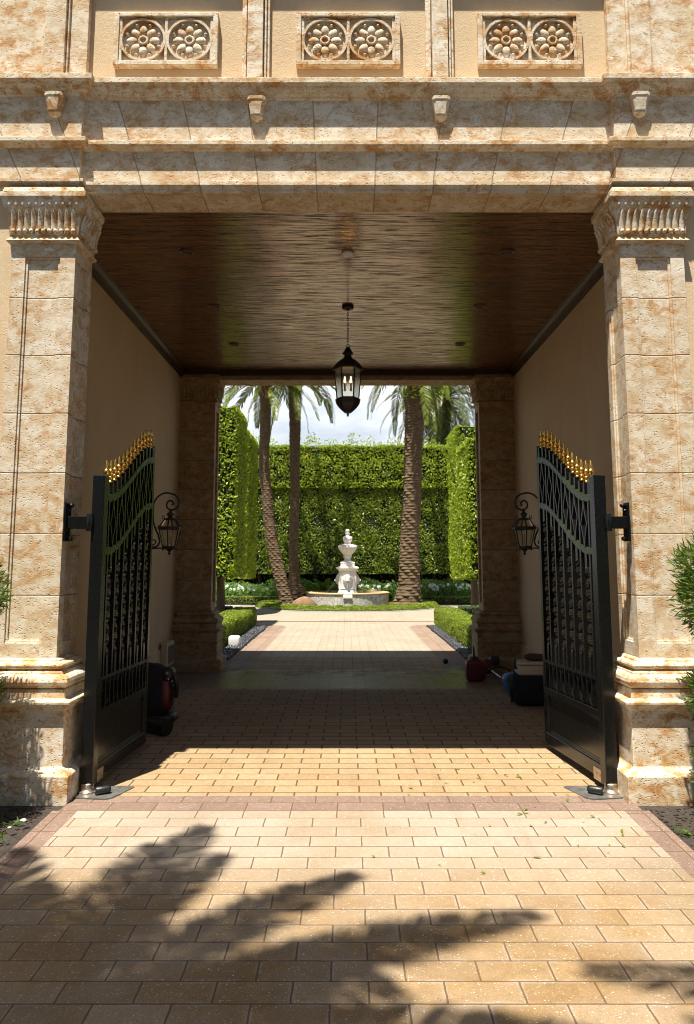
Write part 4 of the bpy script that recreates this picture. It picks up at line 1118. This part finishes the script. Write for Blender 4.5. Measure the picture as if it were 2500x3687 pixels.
def ring_fronds(n, elo, ehi, L, dr, seed, ll=.42):
    rs = random.Random(seed); out = []
    for k in range(n):
        u = k/(n-1); out.append((k*2.399+rs.uniform(-.2, .2), R(elo+(ehi-elo)*u+rs.uniform(-6, 6)), L*rs.uniform(.88, 1.08), dr*rs.uniform(.8, 1.15), 36, ll*.92))
    return out
PG = 'date palms on the fountain island'
palm((-2.02, 26.6, .155), [(-2.0, 26.6, .1), (-2.10, 26.6, .5), (-2.42, 26.65, 1.7), (-2.72, 26.7, 3.2), (-2.90, 26.7, 5.2), (-2.86, 26.7, 8.1)], [.30, .25, .215, .19, .175, .20], (-2.85, 26.7, 8.2),
     'slender palm with a leaning trunk left of the fountain', PG, ring_fronds(30, -30, 72, 2.6, 1.25, 5), .75)
palm((-1.78, 27.7, .155), [(-1.70, 27.7, .1), (-1.74, 27.7, .45), (-1.86, 27.7, 1.0), (-1.90, 27.7, 1.7), (-1.88, 27.7, 4.4), (-1.90, 27.7, 6.4), (-1.93, 27.7, 8.5)], [.46, .42, .22, .17, .165, .20, .23], (-1.93, 27.7, 8.65),
     'upright slender palm with a swollen root base between leaning palm and fountain', PG, ring_fronds(30, -32, 72, 2.8, 1.25, 8), .6)
palm((2.15, 27.2, .155), [(2.05, 27.2, .1), (2.10, 27.2, .35), (2.16, 27.2, .9), (2.20, 27.2, 2.3), (2.36, 27.2, 5.2), (2.42, 27.2, 7.0), (2.44, 27.2, 8.6)], [.64, .50, .39, .335, .32, .35, .41], (2.45, 27.2, 9.0),
     'thick trunked palm right of the fountain with creeper under its crown', PG, ring_fronds(38, -44, 72, 3.1, 1.25, 12), .9, .10, True)
palm((4.45, 35, .155), [(4.45, 35, .1), (4.45, 35, 5), (4.42, 35, 9.0)], [.34, .30, .33], (4.42, 35, 9.3), 'dark palm growing beyond the tall hedge on the right', None, ring_fronds(60, -62, 70, 3.4, 1.7, 21, .55), .5)
# palm beside the driveway, behind the viewpoint: only its shadow falls into the picture
def shadow_frond(tip, h0, h1, C):
    dx = tip[0]-.14*h1; dy = tip[1]-.29*h1
    return dx, dy
KX, KY = .14, .29
def street_palm(loc, crown, tips, label):
    root = empty('palm_tree', loc); tag(root, label, 'palm tree'); V = []; Q = []
    C = np.array(crown)-np.array(loc)
    for (gx, gy, zt, wl) in tips:
        zt += 2.2
        T = np.array([gx-KX*zt, gy-KY*zt, zt]) - np.array(loc)
        dv = T-C; L = np.linalg.norm(dv); az = math.atan2(dv[1], dv[0]); hor = math.hypot(dv[0], dv[1])
        chord = math.atan2(dv[2], hor); dr = .9
        frond(V, Q, C, az, chord+.42, L*1.04, dr, 54, wl*1.1, .044, .8, .3)
        frond(V, Q, C, az+.07, chord+.36, L*.93, dr, 50, wl, .036, .8, .35)
    np_mesh('crown', np.array(V), np.array(Q), [M['l_palm']], root)
    cz = C[2]; MB().tube([(0, 0, 0), (.05, .03, cz*.5), (C[0], C[1], cz)], [.22, .16, .15], 14).build('trunk', M['bark'], root)
    return root
street_palm((-3.0, .0, gz(0)), (-2.35-KX*2.2, .85-KY*2.2, 8.8),
    [(-.92, 4.95, 5.9, .42), (-.74, 4.52, 5.7, .24), (-.02, 4.27, 5.8, .30), (.82, 3.84, 5.9, .34), (.35, 3.62, 5.4, .30), (-1.9, 4.6, 5.6, .35), (.9, 2.9, 5.8, .4), (-.6, 3.2, 5.6, .38), (.1, 3.25, 5.3, .42), (-1.0, 3.75, 5.3, .40), (-1.6, 4.15, 5.6, .36), (.5, 2.4, 5.5, .45), (-.3, 2.4, 5.2, .45), (1.2, 2.2, 5.6, .45), (1.5, 1.6, 5.6, .45), (-.9, 2.6, 5.2, .45), (-1.6, 3.2, 5.3, .42), (.9, 1.2, 5.4, .45), (.0, 1.8, 5.2, .45), (-1.9, 2.2, 5.0, .45), (-.4, 1.0, 5.2, .45), (-3.2, 3.6, 5.6, .4), (-4.4, 2.2, 5.6, .4), (-1.2, 1.0, 5.6, .4), (-2.6, .2, 5.6, .4), (.3, 1.6, 5.6, .4)],
    'tall palm standing left of the driveway on the street side')
street_palm((3.3, -.4, gz(-.4)), (3.2-KX*2.2, .5-KY*2.2, 8.6),
    [(1.05, 3.35, 5.6, .40), (1.7, 2.3, 5.4, .45), (2.2, 1.8, 5.4, .45), (2.6, 2.6, 5.4, .45), (1.2, 1.2, 5.4, .45), (1.5, 2.9, 5.4, .4), (2.6, 1.2, 5.4, .4), (4.5, 3.6, 5.6, .4), (5.6, 2.0, 5.6, .4), (3.4, 3.0, 5.6, .4)],
    'second palm standing right of the driveway on the street side')

# ------------------------------------------------------------------ fountain
F = empty('fountain', (.02, 27.6, .155)); tag(F, 'white tiered stone fountain with lion masks in a crackle mosaic basin', 'fountain')
zf = lambda z: z-.155
wall = MB()
n = 72
def basin_r(a): return 1.46
rg = []
for r_, z in ((1.42, zf(.155)), (1.46, zf(.60)), (1.46, zf(.60)), (1.28, zf(.60)), (1.28, zf(.3))):
    rg.append([(r_*math.cos(2*PI*k/n), r_*math.sin(2*PI*k/n), z) for k in range(n)])
wall.loft(rg, True, False, False)
wall.build('basin_wall', M['crackle'], F)
rim = MB(); rings = []
gap = .165/1.46
for k in range(70):
    a = -PI/2+gap + (2*PI-2*gap)*k/69
    ca, sa = math.cos(a), math.sin(a)
    rings.append([(r_*ca, r_*sa, z) for r_, z in ((1.24, zf(.604)), (1.465, zf(.604)), (1.482, zf(.625)), (1.482, zf(.652)), (1.465, zf(.672)), (1.24, zf(.672)))])
rim.loft(rings, True, True, False); rim.build('basin_rim', M['terra'], F, .004)
MB().lathe([(1.28, zf(.575)), (.01, zf(.578))], 48, cap=False).build('water', M['water'], F)
ped = MB()
def sqr(w, z): return [(-w, -w, z), (w, -w, z), (w, w, z), (-w, w, z)]
ps = [(.37, .40), (.37, .62), (.33, .66), (.315, .70), (.305, .72), (.305, 1.40), (.32, 1.425), (.34, 1.45), (.375, 1.475), (.385, 1.49), (.385, 1.53), (.36, 1.55), (.25, 1.56), (.245, 1.58), (.245, 1.66), (.255, 1.67), (.255, 1.70), (.23, 1.715)]
ped.loft([sqr(w, zf(z)) for w, z in ps], True, True, False)
for q in range(4):
    a = q*PI/2
    def rt(x, y, z): return (x*math.cos(a)-y*math.sin(a), x*math.sin(a)+y*math.cos(a), z)
    for (x0, x1, z0, z1) in ((-.25, -.225, .78, 1.36), (.225, .25, .78, 1.36), (-.225, .225, .78, .805), (-.225, .225, 1.335, 1.36)):
        b = MB().box(x0, x1, -.317, -.305, zf(z0), zf(z1)); ped.add([rt(*p) for p in b.v], b.f)
ped.build('pedestal', M['white'], F, .004)
flute = lambda a, z: 1 + .055*math.cos(a*16)*(1 if 1.98 < z+.155 < 2.30 else 0)
urn = MB().lathe([(r_, zf(z)) for r_, z in ((.215, 1.715), (.215, 1.74), (.15, 1.76), (.115, 1.80), (.12, 1.86), (.145, 1.875), (.15, 1.92), (.14, 1.935), (.15, 1.96), (.19, 2.02), (.26, 2.10), (.305, 2.17), (.322, 2.23), (.315, 2.28), (.285, 2.315), (.20, 2.33), (.13, 2.345), (.115, 2.37), (.125, 2.40), (.115, 2.42))], 64, fn=flute)
urn.build('urn', M['white'], F)
MB().lathe([(r_, zf(z)) for r_, z in ((.115, 2.42), (.14, 2.445), (.162, 2.50), (.165, 2.55), (.15, 2.60), (.11, 2.63), (.07, 2.64), (.065, 2.665), (.075, 2.70), (.09, 2.725), (.088, 2.74), (.05, 2.75), (.045, 2.765))], 48, fn=lambda a, z: 1+.05*math.cos(a*12)*(1 if 2.44 < z+.155 < 2.62 else 0)).lathe([(.03, zf(2.765)), (.06, zf(2.78)), (.078, zf(2.82)), (.06, zf(2.865)), (.03, zf(2.88)), (.001, zf(2.885))], 24).build('finial', M['white'], F)
def lion(a, x0=0):
    mb = MB(); nu, nr = 64, 26; v = []; f = []
    def g(x, y, cx, cy, s, sy=None): return math.exp(-((x-cx)/s)**2-((y-cy)/(sy or s))**2)
    def hgt(x, y):
        r_ = math.hypot(x, y*.86); th = math.atan2(y, x)
        mane = .055*(1-max(0, r_-.12)/.10)*(1+.28*math.sin(th*13+6*r_*20)*min(1, max(0, (r_-.06)/.05)))
        face = .055*g(x, y, 0, .0, .085, .10) + .050*g(x, y, 0, -.045, .042, .040) + .028*g(x, y, 0, .0, .018, .06)
        brow = .020*(g(x, y, -.04, .045, .026, .016)+g(x, y, .04, .045, .026, .016)); eye = -.022*(g(x, y, -.037, .02, .016, .011)+g(x, y, .037, .02, .016, .011))
        mouth = -.024*g(x, y, 0, -.088, .032, .010); jaw = .022*g(x, y, 0, -.11, .04, .02); ear = .03*(g(x, y, -.085, .085, .022)+g(x, y, .085, .085, .022))
        return max(.0, mane+face+brow+eye+mouth+jaw+ear)
    for i in range(nr+1):
        for k in range(nu):
            th = 2*PI*k/nu; R_ = (.165+.012*math.sin(th*11)+.008*math.sin(th*5+1)); r_ = R_*(i/nr); x, y = r_*math.cos(th), r_*math.sin(th)*1.14
            z = hgt(x, y) if i < nr else -.01
            v.append((x, -.305-z-.004, y+zf(1.10)))
    for i in range(nr):
        for k in range(nu):
            l = (k+1) % nu; f.append((i*nu+k, (i+1)*nu+k, (i+1)*nu+l, i*nu+l))
    mb.add([(p[0]*math.cos(a)-p[1]*math.sin(a), p[0]*math.sin(a)+p[1]*math.cos(a), p[2]) for p in v], f, True)
    mb.build('lion_mask', M['white'], F)
for a in (0, PI/2, -PI/2): lion(a)
for a, far in ((0, .22), (PI/2, .36), (-PI/2, .36)):
    pts = []
    for k in range(9):
        u = k/8; y = -.40-far*u; z = zf(1.02)-.44*u**1.7 if a == 0 else zf(1.02)-.42*u**1.4
        pts.append((-y*math.sin(a), y*math.cos(a), z))
    MB().tube(pts, .007, 6).build('water_jet', M['water'], F)
MB().box(-.15, .15, -1.485, -1.46, zf(.50), zf(.575)).build('spillway', M['white'], F, .004)

# root mound left of the basin
mb = MB().blob((0, 0, .05), (.42, .30, .30), 1, 26, 14, fn=lambda p: Vector((p.x*(1+.14*math.sin(9*p.y+5*p.z)), p.y, p.z*(1+.2*math.sin(6*p.x+1)-.35*p.x))))
tag(mb.build('root_mound', M['bark2'], None, loc=(-1.45, 26.35, .16)), 'brown root mound bulging from the island beside the left palms', 'roots')
# cycads
def cycad(loc, n, L, label, seed):
    root = empty('cycad', loc); tag(root, label, 'cycad', 'cycads behind the fountain'); V = []; Q = []; rs = random.Random(seed)
    for k in range(n):
        frond(V, Q, (0, 0, .18), k*2.399+rs.uniform(-.2, .2), R(rs.uniform(30, 78)), L*rs.uniform(.85, 1.1), 1.1, 34, .15, .03, .2, .5)
    np_mesh('fronds', np.array(V), np.array(Q), [M['l_cyc']], root)
    MB().lathe([(.10, 0), (.13, .08), (.11, .18), (.04, .22), (.001, .23)], 12).build('stem', M['bark2'], root)
cycad((-.85, 29.15, .155), 18, 1.15, 'broad green cycad left of the fountain pedestal', 4)
cycad((.95, 29.45, .155), 15, 1.05, 'smaller half hidden cycad right of the fountain pedestal', 9)

# ------------------------------------------------------------------ shrubs at the front corners
def shrub(loc, tiers, label, seed):
    root = empty('topiary_shrub', loc); tag(root, label, 'shrub', 'tiered shrubs flanking the gatehouse front')
    Vs = []; Qs = []; nb = 0
    for (cz, r_, hh) in tiers:
        n = int(9000*r_*hh*6)
        d = unit(RNG.normal(size=(n, 3))); sh = .80+.20*RNG.random((n, 1)); bump_ = 1+.10*np.sin(d[:, :1]*9+d[:, 2:]*7)+.08*np.sin(d[:, 1:2]*13)
        P = d*np.array([r_, r_, hh])*sh*bump_ + np.array([0, 0, cz])
        dirs = unit(d + .55*RNG.normal(size=(n, 3)) + np.array([0, 0, .35]))
        sd = unit(np.cross(dirs, RNG.normal(size=(n, 3)))); L = .042+.036*RNG.random((n, 1)); w_ = .0055
        a = P; b = P+dirs*L*.5+sd*w_; c = P+dirs*L; e = P+dirs*L*.5-sd*w_
        V = np.stack([a, b, c, e], 1).reshape(-1, 3); i = np.arange(n)*4
        Q = np.concatenate([np.stack([i, i+1, i+2], 1), np.stack([i, i+2, i+3], 1)])
        Vs.append(V); Qs.append(Q+nb); nb += len(V)
        b_ = MB().blob((0, 0, cz), (r_*.74, r_*.74, hh*.76), 1, 14, 8); Vb = np.array(b_.v); Qb = np.array([[f[0], f[1], f[2]] for f in b_.f if len(f) == 4]+[[f[0], f[2], f[3]] for f in b_.f if len(f) == 4])
        Vs.append(Vb); Qs.append(Qb+nb); nb += len(Vb)
    np_mesh('foliage', np.concatenate(Vs), np.concatenate(Qs), [M['l_pod']], root)
    MB().tube([(0, 0, -.05), (.02, .01, .7), (0, 0, 1.6)], [.045, .035, .02], 8).build('trunk', M['stem'], root)
shrub((2.56, 5.0, gz(5.0)), [(1.50, .40, .40), (.80, .36, .22), (.36, .34, .20)], 'tiered dark green podocarpus shrub in front of the right pilaster', 1)
shrub((-2.62, 5.0, gz(5.0)), [(1.42, .37, .36), (.78, .36, .22), (.34, .34, .20)], 'tiered podocarpus shrub mostly outside the picture before the left pilaster', 2)

# ------------------------------------------------------------------ small litter
lf = [None]
def fallen(x, y, sc, rz, tilt):
    if lf[0] is None:
        mb = MB(); v = []; f = []
        for i in range(7):
            u = i/6; w = math.sin(PI*u)**.8*.36; zc = .10*math.sin(PI*u*1.1)
            v += [(u-.5, -w*.5, zc+.05*abs(w)), (u-.5, 0, zc), (u-.5, w*.5, zc+.07*abs(w))]
        for i in range(6):
            for j in range(2): f.append((i*3+j, i*3+3+j, i*3+4+j, i*3+1+j))
        o = mb.add(v, f, True).build('fallen_leaf', M['l_fallen']); lf[0] = o
    else:
        o = lf[0].copy(); COL.objects.link(o)
    o.location = (x, y, gz(y)+.006); o.scale = (sc, sc, sc); o.rotation_euler = (tilt, tilt*.5, rz)
    tag(o, 'tiny green leaf fallen on the pavers near the right gate', 'leaf', 'fallen leaves on the driveway')
rs = random.Random(11)
for k in range(44):
    u = rs.random(); x = .25+1.65*u**.7+rs.uniform(-.2, .1); y = rs.uniform(4.35, 6.4) if rs.random() < .75 else rs.uniform(5.0, 5.6)
    fallen(min(x, 2.0), y, rs.choice([.018, .022, .028, .036, .05]), rs.random()*6.3, rs.uniform(-.5, .5))
# grass and weeds in the soil at the edges
n = 1100; gx = np.where(RNG.random(n) < .6, 2.02+.55*RNG.random(n), -2.05-.7*RNG.random(n)); gy = 3.9+1.25*RNG.random(n)**.6
cl = (np.sin(gx*23)+np.sin(gy*19+gx*7)) > .55; gx, gy = gx[cl], gy[cl]; n = len(gx)
gp = np.stack([gx, gy, np.array([gz(y) for y in gy])-.01+.02*RNG.random(n)], 1)
V, Q = leaves(gp, np.tile(np.array([[0, -.2, 1.]]), (n, 1)), .06, .7, .35, .08, .7)
tag(np_mesh('weeds', V, Q, [M['l_pod']]), 'sparse weeds and clippings on the dark soil beside the driveway', 'weeds', None, 'stuff')
Vs = []; Qs = []; nb = 0
for k in range(2600):
    x = random.choice([-1, 1])*(1.99+1.3*random.random()); y = 3.2+2.2*random.random(); sc = .006+.012*random.random()**2
    v = I*np.array([sc*1.4, sc, sc*.7]); a = random.random()*PI; v = v@np.array([[math.cos(a), math.sin(a), 0], [-math.sin(a), math.cos(a), 0], [0, 0, 1]])
    Vs.append(v+np.array([x, y, gz(y)-.008])); Qs.append(IF+nb); nb += 12
tag(np_mesh('mulch', np.concatenate(Vs), np.concatenate(Qs), [M['soil']]), 'dark crumbly mulch on the beds beside the driveway', 'mulch', None, 'stuff')
for x, y, sc in ((-2.06, 5.16, .016), (-2.10, 5.05, .010), (2.24, 4.75, .018), (2.12, 4.5, .014)):
    o = MB().blob((0, 0, sc*.5), (sc*1.3, sc, sc*.8), .9, 14, 8).build('loose_stone', M['path'], None, loc=(x, y, gz(y)-.01)); tag(o, 'pale pebble lying on the dark soil at the %s bed' % ('left' if x < 0 else 'right'), 'stone', 'loose pebbles on the front beds')
# ------------------------------------------------------------------ sky, sun, camera
sun_dir = Vector((-KX, -KY, 1)).normalized()
el = math.asin(sun_dir.z); az = math.atan2(sun_dir.x, sun_dir.y)
W = bpy.data.worlds.new('World'); SC.world = W; W.use_nodes = True
nt = W.node_tree; bg = nt.nodes['Background']
sky = nt.nodes.new('ShaderNodeTexSky'); sky.sky_type = 'NISHITA'; sky.sun_disc = False; sky.sun_elevation = el; sky.sun_rotation = az; sky.dust_density = 1.5; sky.ozone_density = 1.0
tc = nt.nodes.new('ShaderNodeTexCoord'); mp = nt.nodes.new('ShaderNodeMapping'); mp.inputs['Scale'].default_value = (1, 1, 2.6); nt.links.new(tc.outputs['Generated'], mp.inputs[0])
nz = nt.nodes.new('ShaderNodeTexNoise'); nz.inputs['Scale'].default_value = 2.6; nz.inputs['Detail'].default_value = 7; nz.inputs['Roughness'].default_value = .55; nt.links.new(mp.outputs[0], nz.inputs['Vector'])
mr = nt.nodes.new('ShaderNodeMapRange'); mr.clamp = True; mr.inputs[1].default_value = .30; mr.inputs[2].default_value = .58; nt.links.new(nz.outputs[0], mr.inputs[0])
mx = nt.nodes.new('ShaderNodeMix'); mx.data_type = 'RGBA'; sp = nt.nodes.new('ShaderNodeSeparateXYZ'); nt.links.new(tc.outputs['Generated'], sp.inputs[0])
lo = nt.nodes.new('ShaderNodeMapRange'); lo.clamp = True; lo.inputs[1].default_value = .42; lo.inputs[2].default_value = .26; nt.links.new(sp.outputs[2], lo.inputs[0])
ml = nt.nodes.new('ShaderNodeMath'); ml.operation = 'MULTIPLY'; nt.links.new(mr.outputs[0], ml.inputs[0]); ly = nt.nodes.new('ShaderNodeMapRange'); ly.clamp = True; ly.inputs[1].default_value = .1; ly.inputs[2].default_value = .6; nt.links.new(sp.outputs[1], ly.inputs[0])
m2 = nt.nodes.new('ShaderNodeMath'); m2.operation = 'MULTIPLY'; nt.links.new(lo.outputs[0], m2.inputs[0]); nt.links.new(ly.outputs[0], m2.inputs[1]); nt.links.new(m2.outputs[0], ml.inputs[1]); nt.links.new(ml.outputs[0], mx.inputs[0]); nt.links.new(sky.outputs[0], mx.inputs[6]); mx.inputs[7].default_value = (11.3, 11.7, 12.3, 1)
nt.links.new(mx.outputs[2], bg.inputs['Color']); bg.inputs['Strength'].default_value = .05
sl = bpy.data.lights.new('sun', 'SUN'); sl.energy = 5.0; sl.angle = R(.53); sl.color = (1, .945, .85)
so = bpy.data.objects.new('sun', sl); COL.objects.link(so); so.rotation_euler = sun_dir.to_track_quat('Z', 'Y').to_euler(); so.location = (-3, -6, 20)

cam = bpy.data.cameras.new('camera'); co = bpy.data.objects.new('camera', cam); COL.objects.link(co)
co.location = (0, 0, 1.6); co.rotation_euler = (R(90+7.42), 0, 0)
cam.sensor_fit = 'VERTICAL'; cam.sensor_height = 36; cam.lens = 36*1750/2324; cam.shift_y = -107/2324; cam.clip_end = 2000; cam.clip_start = .05
SC.camera = co
vs = SC.view_settings; vs.view_transform = 'Standard'; vs.look = 'None'; vs.exposure = 1.1; vs.gamma = 1
SC.cycles.use_denoising = True; SC.cycles.pixel_filter_type = 'BLACKMAN_HARRIS'; SC.cycles.filter_width = 1.0
try: SC.cycles.denoiser = 'OPENIMAGEDENOISE'
except Exception: pass
SC.cycles.max_bounces = 10; SC.cycles.diffuse_bounces = 5; SC.cycles.transparent_max_bounces = 12; SC.cycles.sample_clamp_indirect = 6
SC.render.film_transparent = False
